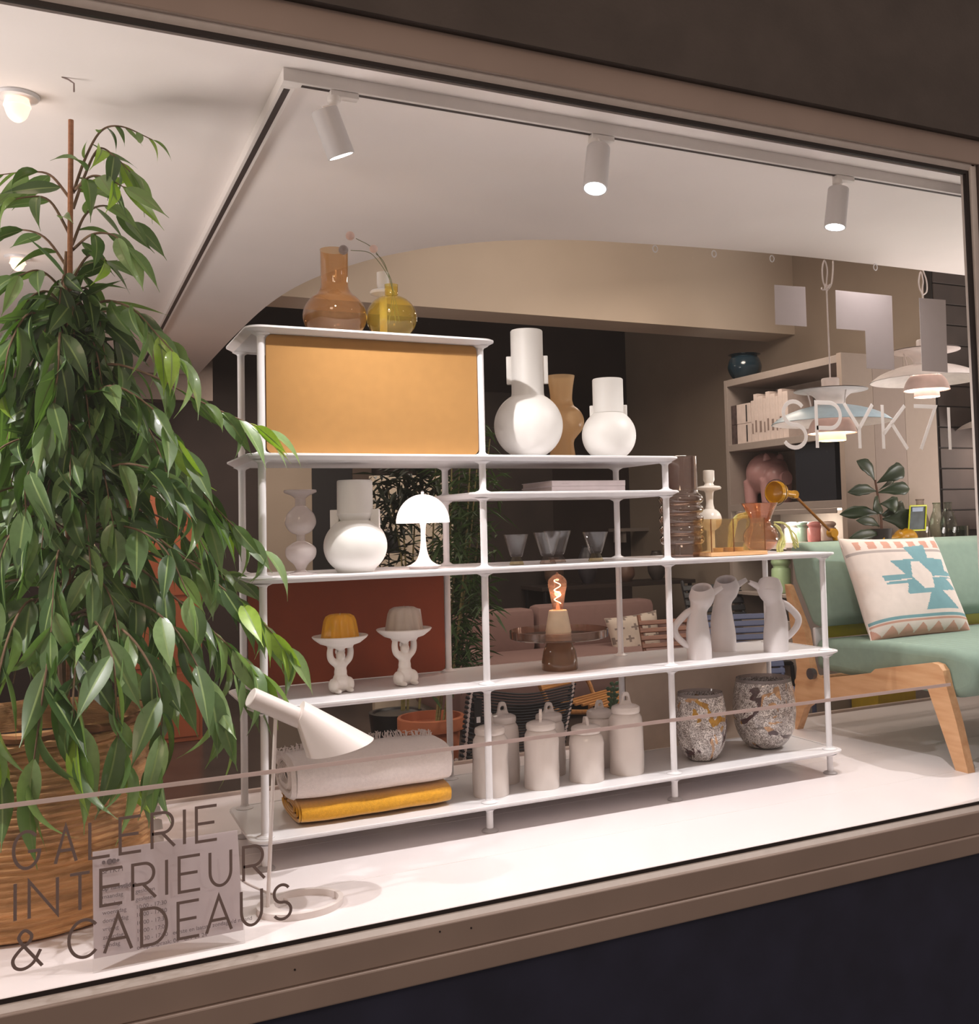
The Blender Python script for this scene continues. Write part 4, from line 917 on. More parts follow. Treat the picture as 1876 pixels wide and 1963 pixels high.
LEAFM = []
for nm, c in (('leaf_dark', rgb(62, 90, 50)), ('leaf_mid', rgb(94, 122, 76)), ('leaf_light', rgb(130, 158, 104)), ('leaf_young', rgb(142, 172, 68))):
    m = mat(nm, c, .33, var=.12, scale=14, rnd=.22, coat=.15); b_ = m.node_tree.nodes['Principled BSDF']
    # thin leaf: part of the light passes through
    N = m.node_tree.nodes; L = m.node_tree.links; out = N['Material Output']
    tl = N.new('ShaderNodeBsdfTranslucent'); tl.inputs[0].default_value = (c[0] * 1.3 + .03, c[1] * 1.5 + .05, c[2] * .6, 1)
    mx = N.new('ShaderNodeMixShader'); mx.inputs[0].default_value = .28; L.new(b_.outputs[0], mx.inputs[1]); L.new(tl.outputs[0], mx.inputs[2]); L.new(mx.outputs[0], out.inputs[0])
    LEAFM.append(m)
VEIN = mat('leaf_vein', rgb(122, 146, 84), .5)
def leaf_geo(curl, fold, wid, n=9):
    """unit-long leaf along +X, drooping towards -Z, folded on its midrib; petiole at the origin"""
    V, F, M_ = [], [], []
    x = z = 0.0; ang = 0.0
    for i in range(n + 1):
        t = i / n
        w = wid * (sin(pi * min(1, t * 1.08) ** .72) ** 1.1 if t < .93 else .16 * (1 - t) / .07 * 1.0) * (1 if t > .02 else .1)
        w = max(w, .004)
        up = w * fold
        for s, k in ((-1, 1), (-.09, .04), (.09, .04), (1, 1)):
            V.append((x, s * w, z + up * k * (1 if abs(s) > .5 else .1)))
        ang += curl / n; x += cos(ang) / n; z -= sin(ang) / n
    for i in range(n):
        for j in range(3):
            F.append((4 * i + j, 4 * i + j + 1, 4 * i + 5 + j, 4 * i + 4 + j)); M_.append(1 if j == 1 else 0)
    return V, F, M_
LG = []
for cu, fo, wi in ((.5, .4, .135), (.9, .3, .15), (1.3, .5, .13), (.25, .2, .155), (.8, .65, .12)):
    LG.append(leaf_geo(cu, fo, wi))
LMESH = {}
def leaf_mesh(g, mi):
    if (g, mi) not in LMESH:
        V, F, M_ = LG[g]; me = bpy.data.meshes.new('leaf'); me.from_pydata(V, [], F); me.materials.append(LEAFM[mi]); me.materials.append(VEIN)
        for p_, k_ in zip(me.polygons, M_): p_.material_index = k_
        me.shade_smooth(); LMESH[(g, mi)] = me
    return LMESH[(g, mi)]
leaves = []   # (matrix, geo, mat)
rr = random.Random(21)
br_bm = B(); nbr = 0
def leaf_at(p, d, L_, mi):
    """p: base, d: direction the leaf sets off in"""
    d = d.normalized(); up = Vector((0, 0, 1)) + Vector((rr.uniform(-.5, .5), rr.uniform(-.5, .5), 0))
    yv = up.cross(d)
    if yv.length < .1: yv = Vector((1, 0, 0)).cross(d)
    yv.normalize(); zv = d.cross(yv); roll = rr.uniform(-.9, .9)
    M = Matrix((( d.x, yv.x, zv.x, p.x), (d.y, yv.y, zv.y, p.y), (d.z, yv.z, zv.z, p.z), (0, 0, 0, 1))) @ Matrix.Rotation(roll, 4, 'X') @ Matrix.Scale(L_, 4)
    tip = M @ Vector((.75, 0, -.4))
    if tip.y < GY + .035 or p.y < GY + .03 or tip.z < .06: return
    if tip.z > CZ - .05: return
    # keep out of the basket and its rope
    if tip.z < BH + .01 and (Vector((tip.x, tip.y)) - Vector((PB.x, PB.y))).length < BR + .03: return
    leaves.append((M, rr.randrange(5), mi))
def branch(pts, n, L0, L1, light_):
    """pts: world points of an arching twig; n leaves along it"""
    P = spline(pts, 6)
    add_tube(br_bm, [p - FO for p in P], [.0042, .0013], 6)
    tot = len(P) - 1
    for i in range(n):
        t = (i + .6) / n; f = (t ** .85) * tot; a = int(min(f, tot - 1)); p = P[a].lerp(P[a + 1], f - a)
        d = (P[a + 1] - P[a]).normalized(); side = d.cross(Vector((0, 0, 1)))
        side = side.normalized() if side.length > .05 else Vector((1, 0, 0))
        s = 1 if i % 2 else -1
        dr = d * rr.uniform(.5, 1.0) + side * s * rr.uniform(.15, .75) + Vector((0, 0, -1)) * rr.uniform(.05, .85)
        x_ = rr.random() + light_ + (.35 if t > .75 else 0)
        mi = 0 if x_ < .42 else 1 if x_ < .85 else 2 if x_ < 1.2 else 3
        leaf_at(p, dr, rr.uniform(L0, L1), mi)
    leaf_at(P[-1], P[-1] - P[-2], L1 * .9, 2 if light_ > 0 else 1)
def pxb(pts, n, L0=.12, L1=.19, li=0.0): branch([on(a, b_, 'y', y_) for a, b_, y_ in pts], n, L0, L1, li)
# the branches that shape the outline
pxb([(140, 370, 0), (165, 300, -.03), (195, 250, -.06), (235, 243, -.1), (292, 268, -.12)], 9, .05, .08, .1)
pxb([(140, 400, 0), (165, 330, -.05), (190, 285, -.08), (220, 300, -.12), (250, 330, -.14)], 8, .12, .16, .25)
pxb([(138, 370, 0), (170, 340, -.1), (200, 340, -.14), (240, 360, -.18)], 7, .12, .15, .2)
pxb([(138, 470, 0), (165, 410, -.02), (205, 395, -.06), (250, 425, -.08)], 6, .11, .15)
pxb([(138, 480, 0), (175, 450, -.12), (215, 450, -.18), (245, 475, -.2)], 5, .12, .15)
pxb([(136, 540, 0), (170, 490, -.05), (205, 500, -.1)], 4, .12, .14)
pxb([(134, 380, 0), (95, 335, .03), (50, 330, .05), (0, 335, .05)], 6, .12, .16)
pxb([(134, 450, 0), (95, 385, -.05), (50, 378, -.08), (5, 390, -.1)], 6, .1, .14)
pxb([(134, 520, 0), (85, 455, .05), (30, 440, .08), (-30, 450, .1)], 5, .11, .15)
pxb([(134, 570, 0), (80, 520, -.1), (30, 530, -.14)], 5, .12, .16)
pxb([(134, 640, 0), (190, 580, -.05), (250, 590, -.12), (300, 640, -.2), (345, 690, -.25)], 13, .13, .19, .25)
pxb([(134, 650, 0), (190, 600, .1), (260, 605, .15), (320, 660, .18)], 10, .13, .19, .1)
pxb([(132, 760, 0), (200, 700, -.05), (290, 720, -.1), (385, 770, -.12), (450, 800, -.14), (510, 825, -.15)], 17, .12, .17, .2)
pxb([(132, 800, 0), (210, 740, -.15), (300, 790, -.22), (350, 860, -.24)], 13, .13, .19)
pxb([(132, 900, 0), (220, 840, -.02), (320, 880, -.05), (400, 960, -.08), (450, 1010, -.1), (505, 1055, -.12)], 18, .12, .18, .25)
pxb([(132, 950, 0), (230, 890, -.15), (330, 920, -.2), (400, 990, -.2)], 13, .13, .18)
pxb([(132, 1050, 0), (230, 990, -.08), (340, 1060, -.12), (430, 1130, -.14), (500, 1190, -.16), (545, 1240, -.16)], 18, .13, .19, .25)
pxb([(132, 1060, 0), (250, 1020, .1), (350, 1060, .14), (440, 1100, .15)], 11, .12, .18)
pxb([(132, 1130, 0), (240, 1080, -.1), (340, 1150, -.2), (430, 1230, -.22), (500, 1290, -.24)], 15, .13, .2, .1)
pxb([(132, 1180, 0), (240, 1150, -.15), (330, 1200, -.25), (390, 1300, -.28), (430, 1380, -.28)], 15, .14, .2, .05)
pxb([(132, 1230, 0), (220, 1200, -.2), (290, 1280, -.3), (310, 1380, -.33), (300, 1450, -.33)], 13, .15, .21)
pxb([(132, 1200, 0), (170, 1180, -.2), (215, 1260, -.33), (225, 1400, -.36), (240, 1460, -.36)], 13, .15, .21, .1)
pxb([(132, 1220, 0), (110, 1180, -.2), (90, 1280, -.33), (70, 1420, -.36), (60, 1500, -.36)], 13, .15, .21)
pxb([(132, 1190, 0), (60, 1150, -.15), (10, 1240, -.28), (-10, 1380, -.3), (0, 1480, -.3)], 13, .15, .2)
pxb([(132, 1240, 0), (150, 1220, -.25), (140, 1340, -.36), (150, 1440, -.38)], 11, .15, .21)
pxb([(128, 650, 0), (115, 640, -.1), (110, 720, -.16), (95, 800, -.18)], 10, .13, .19)
pxb([(128, 640, 0), (60, 600, -.05), (20, 660, -.1), (5, 740, -.12)], 10, .13, .19)
pxb([(128, 900, 0), (90, 860, -.15), (50, 920, -.22), (55, 1040, -.24)], 12, .13, .19)
# inner branches fill the crown all the way round
for i in range(64):
    z_ = .62 + (i / 64) ** 1.0 * .95; az = i * 2.39996; t_ = trunk_at(z_)
    reach = (.16 + .42 * min(1, max(0, (1.62 - z_) / .75))) * rr.uniform(.55, 1.0)
    o_ = Vector((cos(az), sin(az), 0))
    if o_.y < 0: reach *= 1 - .45 * abs(o_.y)
    if o_.x > 0 and o_.y > -.2: reach *= .86
    if o_.y > .3: reach *= .8
    P_ = [t_, t_ + o_ * reach * .35 + Vector((0, 0, .07)), t_ + o_ * reach * .75 + Vector((0, 0, .02)), t_ + o_ * reach + Vector((0, 0, -.13))]
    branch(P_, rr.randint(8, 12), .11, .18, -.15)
obj('branches', br_bm, BARK, fic)
leaves.sort(key=lambda l: (l[0].translation - CAM).length)
near = leaves[:300]; rest = leaves[300:]
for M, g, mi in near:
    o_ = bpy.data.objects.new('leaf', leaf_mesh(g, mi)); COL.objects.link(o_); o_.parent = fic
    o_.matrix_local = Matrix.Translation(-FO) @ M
V, F, MI = [], [], []
for M, g, mi in rest:
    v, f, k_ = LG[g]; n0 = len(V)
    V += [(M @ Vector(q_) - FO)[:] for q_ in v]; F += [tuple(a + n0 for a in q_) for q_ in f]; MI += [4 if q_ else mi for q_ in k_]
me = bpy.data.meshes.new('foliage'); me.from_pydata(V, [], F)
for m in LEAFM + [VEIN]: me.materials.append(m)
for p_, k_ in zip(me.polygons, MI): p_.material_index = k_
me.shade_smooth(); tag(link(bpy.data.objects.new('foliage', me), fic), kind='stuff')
print('leaves', len(leaves))

# ================================================================== green sofa
SX = 2.44
def zz4(x, y): return (1480 + x / 3.927, 1000 + y / 3.926)
def side(pts, X): return [(p.y, p.z) for p in (on(*zz4(a, b_), 'x', X) for a, b_ in pts)]
GREEN = weave('sage_upholstery', rgb(140, 164, 150), 520, amt=.08); GREEN2 = mat('sage_piping', rgb(70, 94, 80), .9)
sf = thing('sofa', (SX, .3, 0), 'sage green two-seat sofa with oak side frame standing on the display', 'sofa')
def so(pts): return [(a - .3, b_) for a, b_ in pts]
SL = 1.75
OAKF = wood('sofa_oak', rgb(226, 180, 136), rgb(206, 154, 110), 5, .4, (8, 1, 8))
fr = side([(112, 470), (165, 850), (205, 1100), (185, 1300), (192, 1540), (206, 1540), (262, 1400), (335, 1345), (600, 1315), (1160, 1245), (1192, 1262), (1230, 1370), (1400, 1862), (1495, 1868), (1410, 1520), (1330, 1230), (1305, 1120), (1272, 1075), (1222, 1058), (1000, 1082), (795, 1106), (762, 1136), (500, 1166), (360, 1180), (322, 1150), (298, 1050), (262, 820), (132, 480)], SX - .02)
fr = so(fr); zmin = min(b_ for a, b_ in fr); fr = [(a, max(0.0, b_)) if b_ > .03 else (a, 0.0) for a, b_ in fr]
obj('side_frame', prism(fr, 'x', -.035, .0, .004), OAKF, sf, angle=30)
obj('side_frame', prism(fr, 'x', SL, SL + .035, .004), OAKF, sf, angle=30)
def rounded(poly, x0, x1, r, m, name, parent, lv=3):
    o = obj(name, prism(poly, 'x', x0, x1), m, parent, angle=60)
    bv = o.modifiers.new('round', 'BEVEL'); bv.width = r; bv.segments = 6; bv.limit_method = 'ANGLE'; bv.angle_limit = radians(25)
    return o
# backrest: leaning slab
bp_ = [(.745, .80), (.60, .44), (.50, .475), (.52, .62), (.63, .815)]
bp_ = [(.752, .79), (.72, .655), (.612, .462), (.560, .452), (.505, .50), (.51, .58), (.60, .80), (.66, .822), (.72, .822)]
rounded(so(bp_), .005, SL - .005, .035, GREEN, 'backrest', sf)
stp = [(.60, .40), (.60, .27), (-.20, .25), (-.285, .29), (-.30, .36), (-.26, .415), (-.16, .428), (.3, .422)]
st_pts = side([(340, 900), (420, 920), (900, 925), (1380, 985), (1480, 1010), (1540, 1060)], SX)
rounded(so(stp), .005, SL - .005, .035, GREEN, 'seat_cushion', sf)
kp = on(*zz4(335, 1140), 'x', SX - .02)
obj('frame_knob', lathe([(0, 0), (.022, 0), (.024, .004), (.024, .022), (0, .024)], 28), mat('gunmetal', rgb(110, 104, 106), .3, .6), sf, (-.036, kp.y - .3, kp.z), rot=(0, -pi / 2, 0))
obj('stretcher', tube([(0, .42, .20), (SL, .42, .20)], .018, 14), OAKF, sf)
obj('back_strap', span(.06, SL - .1, .30, .312, .40, .462, .003), mat('chartreuse_webbing', rgb(176, 168, 28), .7), sf)
obj('strap_bracket', span(.01, .07, .295, .315, .37, .45, .006), WHITE_METAL, sf)
# cushion with a woven pattern
cA = Vector((0, 0, 0))
def c3(px, py, Y): return on(px, py, 'y', Y)
cTL, cTR, cBR, cBL = c3(1606, 1033, .50), c3(1788, 1030, .48), c3(1861, 1214, .30), c3(1670, 1232, .27)
def inpoly(x, y, P):
    c = False; j = len(P) - 1
    for i in range(len(P)):
        if (P[i][1] > y) != (P[j][1] > y) and x < (P[j][0] - P[i][0]) * (y - P[i][1]) / (P[j][1] - P[i][1]) + P[i][0]: c = not c
        j = i
    return c
STAR = [(.50, .90), (.78, .93), (.75, .75), (.96, .73), (.93, .59), (1.02, .57), (1.02, .50), (.90, .49), (1.0, .36), (.78, .33), (.92, .12), (.52, .12), (.62, .31), (.36, .32), (.40, .44), (.16, .44), (.14, .55), (.40, .55), (.28, .72), (.56, .74)]
STAR = [(.06 + a * .88, .10 + b_ * .84) for a, b_ in STAR]
HOLE = [(.52, .70), (.63, .70), (.73, .55), (.70, .37), (.58, .37), (.48, .52)]
HOLE = [(.05 + a * .88, .10 + b_ * .84) for a, b_ in HOLE]
def cpat(u, v):
    if inpoly(u, v, HOLE): return 0
    if inpoly(u, v, STAR) and not (abs(v - (.515 + (u - .5) * .05)) < .006 and (u < .46 or u > .68)): return 1
    if .80 < v < .823 or .135 < v < .16: return 3 if v > .5 else 1
    if .105 < v < .13: return 2
    if v > .845 and v < .935:
        s = (u * 7.2) % 1
        return 2 if .22 + (v - .89) * 1.2 < s < .78 + (v - .89) * 1.2 and .06 < u < .97 else 0
    if v < .09: return 2 if abs(((u * 6.5) % 1) - .5) * .16 > v - .015 else 0
    return 0
def pillow(name, corners, thick, mats, pat, label, cat, n=72, group=None):
    TL, TR, BR_, BL = corners; c0 = (TL + TR + BR_ + BL) / 4
    e = thing(name, c0, label, cat, group); U_ = (TR + BR_ - TL - BL).normalized(); nn = U_.cross((TL + TR - BL - BR_).normalized()).normalized()
    if nn.dot(CAM - c0) < 0: nn = -nn
    bm = B(); grid = {}
    for sgn in (1, -1):
        for i in range(n + 1):
            for j in range(n + 1):
                edge_ = i in (0, n) or j in (0, n)
                if sgn < 0 and edge_: grid[(sgn, i, j)] = grid[(1, i, j)]; continue
                u, v = i / n, j / n; a, b_ = 2 * u - 1, 2 * v - 1
                # sides pull in between the corners
                uu = .5 + .5 * a * (1 - .05 * (1 - b_ * b_)); vv = .5 + .5 * b_ * (1 - .05 * (1 - a * a))
                p = BL.lerp(BR_, uu).lerp(TL.lerp(TR, uu), vv)
                h_ = thick * ((1 - a ** 4) * (1 - b_ ** 4)) ** .55 * (1 + .05 * sin(9 * u + 5 * v))
                grid[(sgn, i, j)] = bm.verts.new(p - c0 + nn * h_ * sgn)
        for i in range(n):
            for j in range(n):
                f = bm.faces.new((grid[(sgn, i, j)], grid[(sgn, i + 1, j)], grid[(sgn, i + 1, j + 1)], grid[(sgn, i, j + 1)]))
                if sgn > 0: f.material_index = pat((i + .5) / n, (j + .5) / n)
    obj('cushion_cover', bm, mats, e, angle=180)
    per = [grid and None]
    ring = [BL.lerp(BR_, t / 20) for t in range(20)] + [BR_.lerp(TR, t / 20) for t in range(20)] + [TR.lerp(TL, t / 20) for t in range(20)] + [TL.lerp(BL, t / 20) for t in range(21)]
    pts = []
    for q_, p in enumerate(ring):
        s_ = (q_ % 20) / 20; mid = c0; pts.append(p + (mid - p).normalized() * .025 * 4 * s_ * (1 - s_) - c0)
    obj('piping', tube(pts, .003, 6), mats[0], e)
    return e
CW_ = weave('cushion_cream', rgb(228, 216, 208), 300, amt=.06)
CM = [CW_, weave('cushion_blue', rgb(120, 164, 172), 300, amt=.06), weave('cushion_terracotta', rgb(206, 158, 140), 300, amt=.06), weave('cushion_stripe_grey', rgb(178, 168, 164), 300, amt=.06)]
pillow('cushion', (cTL, cTR, cBR, cBL), .075, CM, cpat, 'cream square cushion with blue stepped star and terracotta borders on the sofa', 'cushion', 110)

# ================================================================== pendants hung from the ceiling edge
PINK = mat('shade_blush', rgb(236, 206, 198), .4); BLUE = mat('shade_pale_blue', rgb(176, 200, 212), .4); PALEY = glow('shade_pale_yellow', rgb(244, 222, 170), .55)
PEND = mat('shade_white', rgb(232, 222, 218), .4); PGL = glow('pendant_inner_glow', (1.0, .93, .86), 1.8)
def pendant(px, py, Y, label, topm, lowm, cord_top, k0=1.0, knot=True, lowest=PALEY):
    """px,py: centre of the widest shade's rim"""
    c = on(px, py, 'y', Y); k = mpp(c) * k0
    e = thing('pendant_lamp', c, label, 'pendant lamp', 'layered pendant lamps by the ceiling edge')
    obj('main_shade', lathe(SP([(114, 0)] + sm([(114, .5), (95, 14), (65, 26), (36, 33)], 5) + [(36, 31)] + sm([(36, 30.5), (65, 23.5), (95, 11.5), (113, 0)], 5), k), 72), [topm], e)
    obj('shade_lining', lathe(SP(sm([(112.5, -.3), (94, 11), (64, 22.5), (36, 29)], 5), k), 72), PEND, e)
    obj('upper_shade', lathe(SP(sm([(70, 62), (50, 60.5), (34, 53), (26, 42), (24, 30)], 4) + sm([(22, 30), (25, 43), (33, 54.5), (50, 62), (70, 63.5)], 4), k), 64), PEND, e)
    obj('cap', lathe(SP([(0, 60), (16.5, 60), (17, 62), (17, 84), (16, 86), (0, 86.5)], k), 32), PEND, e)
    obj('cup_shade', lathe(SP(sm([(24, 14), (34, 8), (42, -4), (47, -20)], 4) + [(46, -20)] + sm([(45, -19), (41, -4), (33, 6), (24, 12)], 4), k), 60), lowm, e)
    obj('cup_glow', lathe(SP(sm([(45, -18.5), (40, -6), (32, 3), (22, 7), (0, 7)], 4), k), 48), PGL, e)
    obj('lowest_shade', lathe(SP([(24, -12), (26, -34), (25, -34), (23, -12)], k), 48), lowest, e)
    obj('diffuser', lathe(SP([(0, -27), (23, -27), (23, -26), (0, -26)], k), 36), PGL, e)
    obj('inner_ring', lathe(SP([(30, 18), (31, 24), (28, 24), (27, 18)], k), 40), PGL, e)
    for j in range(3):
        a = 2 * pi * j / 3 + .5
        obj('strut', tube([Vector((44 * cos(a), 44 * sin(a), 60)) * k, Vector((40 * cos(a), 40 * sin(a), 44)) * k, Vector((38 * cos(a), 38 * sin(a), 30)) * k], 1.6 * k, 8), PEND, e)
        obj('strut', tube([Vector((38 * cos(a), 38 * sin(a), 28)) * k, Vector((33 * cos(a), 33 * sin(a), 10)) * k], 1.1 * k, 6), PEND, e)
    top = Vector((0, 0, CZ - c.z)); cp = [(0, 0, 86 * k), (0, 0, top.z - .15 if knot else top.z - .06)]
    obj('cord', tube([Vector((0, 0, 86 * k)), Vector((0, 0, top.z - (.14 if knot else .12)))], .0036, 8), PEND, e)
    kz = top.z - (.14 if knot else .12)
    lp = [(0, 0, kz), (-.018, 0, kz + .035), (-.020, 0, top.z - .05), (-.006, 0, top.z - .008), (.008, 0, top.z - .05), (.004, .004, kz + .03), (0, 0, kz)]
    obj('cord_loop', tube(spline(lp, 5), .0034, 8), PEND, e)
    if knot:
        obj('cord_knot', tube([Vector((.017 * cos(t) * (1 + .25 * sin(3 * t)), .012 * sin(t * 1.5), kz + .012 * sin(2 * t) + .01)) for t in [i * .35 for i in range(28)]], .0036, 8), PEND, e)
        obj('cord_tail', tube(spline([(0.01, 0, kz + .005), (.03, 0, kz + .03), (.05, .01, kz + .09), (.062, .02, top.z)], 4), .0034, 8), PEND, e)
    else:
        obj('cord_tail', tube(spline([(0, 0, kz), (.028, 0, kz + .02), (.03, 0, kz + .07), (.01, 0, top.z)], 4), .0034, 8), PEND, e)
    light('pendant_bulb', 'POINT', (0, 0, -34 * k), 2.5, (1, .85, .74), shadow_soft_size=.05, parent=e)
    return e
pendant(1594, 811, .567, 'layered pendant lamp with pale blue wide shade behind the shop name', BLUE, PINK, 0)
pendant(1775, 730, .567, 'layered pendant lamp with white and blush shades beside the window edge', PEND, PINK, 0, .92, False, PINK)
pendant(1922, 822, 1.5, 'layered pendant lamp showing only its shade tip past the window edge', PEND, PINK, 0, .75, False, PINK)

# ================================================================== built-in bookcase, counter and what stands there
GREYC = mat('greige_cabinet', rgb(150, 138, 130), .6, var=.03); GREYD = mat('cabinet_inner', rgb(214, 202, 192), .7, var=.03)
BX = 3.5; BY0, BY1 = 1.545, 2.70; BT = 1.865
cs = thing('bookcase', (BX, BY0, 0), 'greige open bookcase with lit lowest niche behind the sofa', 'bookcase')
def cb(x0, x1, y0, y1, z0, z1, name='board', m=GREYC, bev=.002): return obj(name, span(x0, x1, y0, y1, z0, z1, bev), m, cs, smooth=False)
W_ = BY1 - BY0; DP = .42
cb(0, DP, 0, .035, -.3, BT); cb(0, DP, W_ - .035, W_, -.3, BT); cb(0, DP, 0.035, W_ - .035, BT - .045, BT)
cb(0, DP, .035, W_ - .035, 1.385, 1.43); cb(0, DP, .035, W_ - .035, .985, 1.03); cb(0, DP, .035, W_ - .035, .74, .785); cb(0, DP, .035, W_ - .035, -.3, -.26)
cb(DP - .012, DP, .035, W_ - .035, -.26, BT - .045, 'back_board', GREYD, 0)
cb(.0, .02, .035, W_ - .035, -.26, .3, 'cabinet_door', GREYC)
cb(.0, .012, .09, W_ - .09, .955, .984, 'light_pelmet', GREYC)
obj('led_strip', span(.02, .035, .08, W_ - .08, .972, .983), glow('led_warm', (1, .9, .78), 5), cs, smooth=False)
light('niche_led', 'AREA', (.16, W_ / 2, .965), 6.0, (1, .88, .76), shape='RECTANGLE', size=.05, size_y=W_ - .2, aim=(.25, 0, -1), parent=cs)
# beige end panels facing the window
for a_, b_, m in ((1613, 1672, rgb(158, 142, 130)), (1672, 1732, rgb(152, 136, 126)), (1732, 1792, rgb(162, 146, 134))):
    x0 = on(a_, 900, 'y', 1.53).x; x1 = on(b_, 900, 'y', 1.53).x
    o_ = struct('wall_panel', span(x0, x1 - .002, 1.50, 1.54, -.3, BT + (.0 if a_ < 1700 else .02)), mat('end_panel', m, .8, var=.02))
# counter along X in front of the panels
ct = thing('counter', (3.9, 1.38, 0), 'greige counter top running behind the sofa under the fiddle-leaf plant', 'counter')
obj('counter_top', span(-.88, 1.68, -.16, .115, .742, .772, .003), GREYC, ct, smooth=False); obj('counter_body', span(-.84, 1.68, -.12, .115, -.3, .742), GREYC, ct, smooth=False)
CT = .772
# niche jars
def sjar(y, c, h, r, label, z0=.785):
    t = thing('storage_jar', (BX + .12, y, z0), label, 'jar', 'stoneware storage jars in the lit niche')
    m = mat('jar_glaze', c, .35, var=.05)
    obj('jar_body', lathe([(0, 0), (r * .92, 0), (r, .01), (r, h * .62), (r * .92, h * .68), (0, h * .68)], 32), m, t)
    obj('lid', lathe(sm([(r * .8, h * .68), (r * .82, h * .74), (r * .98, h * .80), (r, h * .88), (r * .7, h * .97), (0, h)], 3), 32), m, t)
for px, c, lb in ((1517, rgb(176, 172, 168), 'grey stoneware storage jar with knob lid in the lit niche'), (1541, rgb(118, 140, 124), 'sage green storage jar beside the pink one in the lit niche'), (1562, rgb(196, 128, 124), 'dusty pink storage jar in the lit niche behind the lamp arm'), (1588, rgb(196, 170, 156), 'pale clay storage jar at the near end of the lit niche')):
    sjar(on(px, 1030, 'x', BX + .12).y, c, .125, .046, lb)
sjar(on(1497, 1105, 'x', BX + .12).y, rgb(160, 184, 142), .23, .062, 'tall mossy green speckled storage jar lower in the bookcase', .46)
obj('board', span(.02, DP - .012, .035, W_ - .035, .44, .458), GREYC, cs, smooth=False)
# pink piggy bank, dark box, white books in the bookcase
PK = mat('pink_gloss', rgb(176, 134, 132), .3, var=.03)
pgp = Vector((BX + .2, on(1472, 960, 'x', BX + .2).y, 1.031))
pg = thing('piggy_bank', pgp, 'big glossy pink piggy bank standing in the bookcase', 'piggy bank')
bm = B()
add_ball(bm, (0, 0, .20), .13, 3, (1.0, 1.25, 1.08)); add_ball(bm, (-.02, -.13, .17), .09, 3, (1, .9, 1))
for a_, b_ in ((-.07, -.09), (.07, -.09), (-.07, .09), (.07, .09)): add_tube(bm, [(a_, b_, .16), (a_, b_, 0.0)], [.05, .042], 16)
remesh(obj('pig_body', bm, PK, pg), .008, 6)
for s in (-1, 1): obj('ear', lathe([(.03, 0), (.018, .03), (0, .05)], 14), PK, pg, (-.03 + s * .05, -.11, .285), rot=(0, s * .25, 0))
obj('snout', lathe([(0, 0), (.04, 0), (.044, .03), (0, .03)], 20), PK, pg, (-.02, -.20, .16), rot=(pi / 2, 0, 0))
dy0 = on(1612, 960, 'x', BX + .03).y
tag(obj('dark_box', span(0, .25, .0, .36, 0, .35, .004), mat('black_blue_box', rgb(22, 26, 36), .5), None, (BX + .03, dy0 + .04, 1.031), smooth=False), 'large near-black square box filling the bookcase niche beside the pig', 'box')
BKW = mat('magazine_white', rgb(206, 190, 182), .7, var=.08, scale=20)
y_ = on(1437, 800, 'x', BX + .02).y
for j in range(9):
    w_ = .03 + .012 * ((j * 7) % 3); y_ -= w_
    t = thing('book', (BX + .03, y_, 1.431), ('first', 'second', 'third', 'fourth', 'fifth', 'sixth', 'seventh', 'eighth', 'ninth')[j] + ' upright pale book from the picture boxes on the bookcase top shelf', 'book', 'upright pale books in the bookcase')
    hh = .27 + .02 * ((j * 5) % 3)
    obj('cover', span(0, .2, .001, w_ - .001, 0, hh, .001), BKW, t, smooth=False)
    obj('spine_label', span(-.0008, 0, w_ * .3, w_ * .7, hh * .2, hh * .45), mat('grey_spine_print', rgb(130, 112, 104), .8), t, smooth=False)
y0_ = on(1393, 860, 'x', BX + .02).y - .02
for j, lb in enumerate(('lower of two storage boxes with a dark photo end on the bookcase shelf', 'upper of two storage boxes with a dark photo end on the bookcase shelf')):
    t = thing('storage_box', (BX + .03, y0_ - .24, 1.4305 + j * .132), lb, 'box', 'photo-ended storage boxes')
    obj('box_body', span(0, .2, 0, .15, 0, .13, .002), BKW, t, smooth=False); obj('photo_end', span(-.001, .2, .151, .225, 0, .13, .001), mat('dark_photo', rgb(70, 56, 54), .6, var=.6, scale=25), t, smooth=False)
    obj('elastic', span(-.003, -.001, .035, .047, .01, .12), mat('dark_elastic', rgb(50, 44, 44), .7), t, smooth=False)
e = thing('blue_vase', (BX + .15, on(1428, 730, 'x', BX + .15).y, BT), 'dark teal blue bowl vase on top of the bookcase', 'vase')
obj('vase_body', lathe(sm([(.05, 0), (.09, .03), (.115, .09), (.10, .15), (.085, .165), (.11, .18)], 4) + [(.1, .178), (.08, .16), (0, .1)], 32), mat('teal_glaze', rgb(26, 44, 54), .15), e)
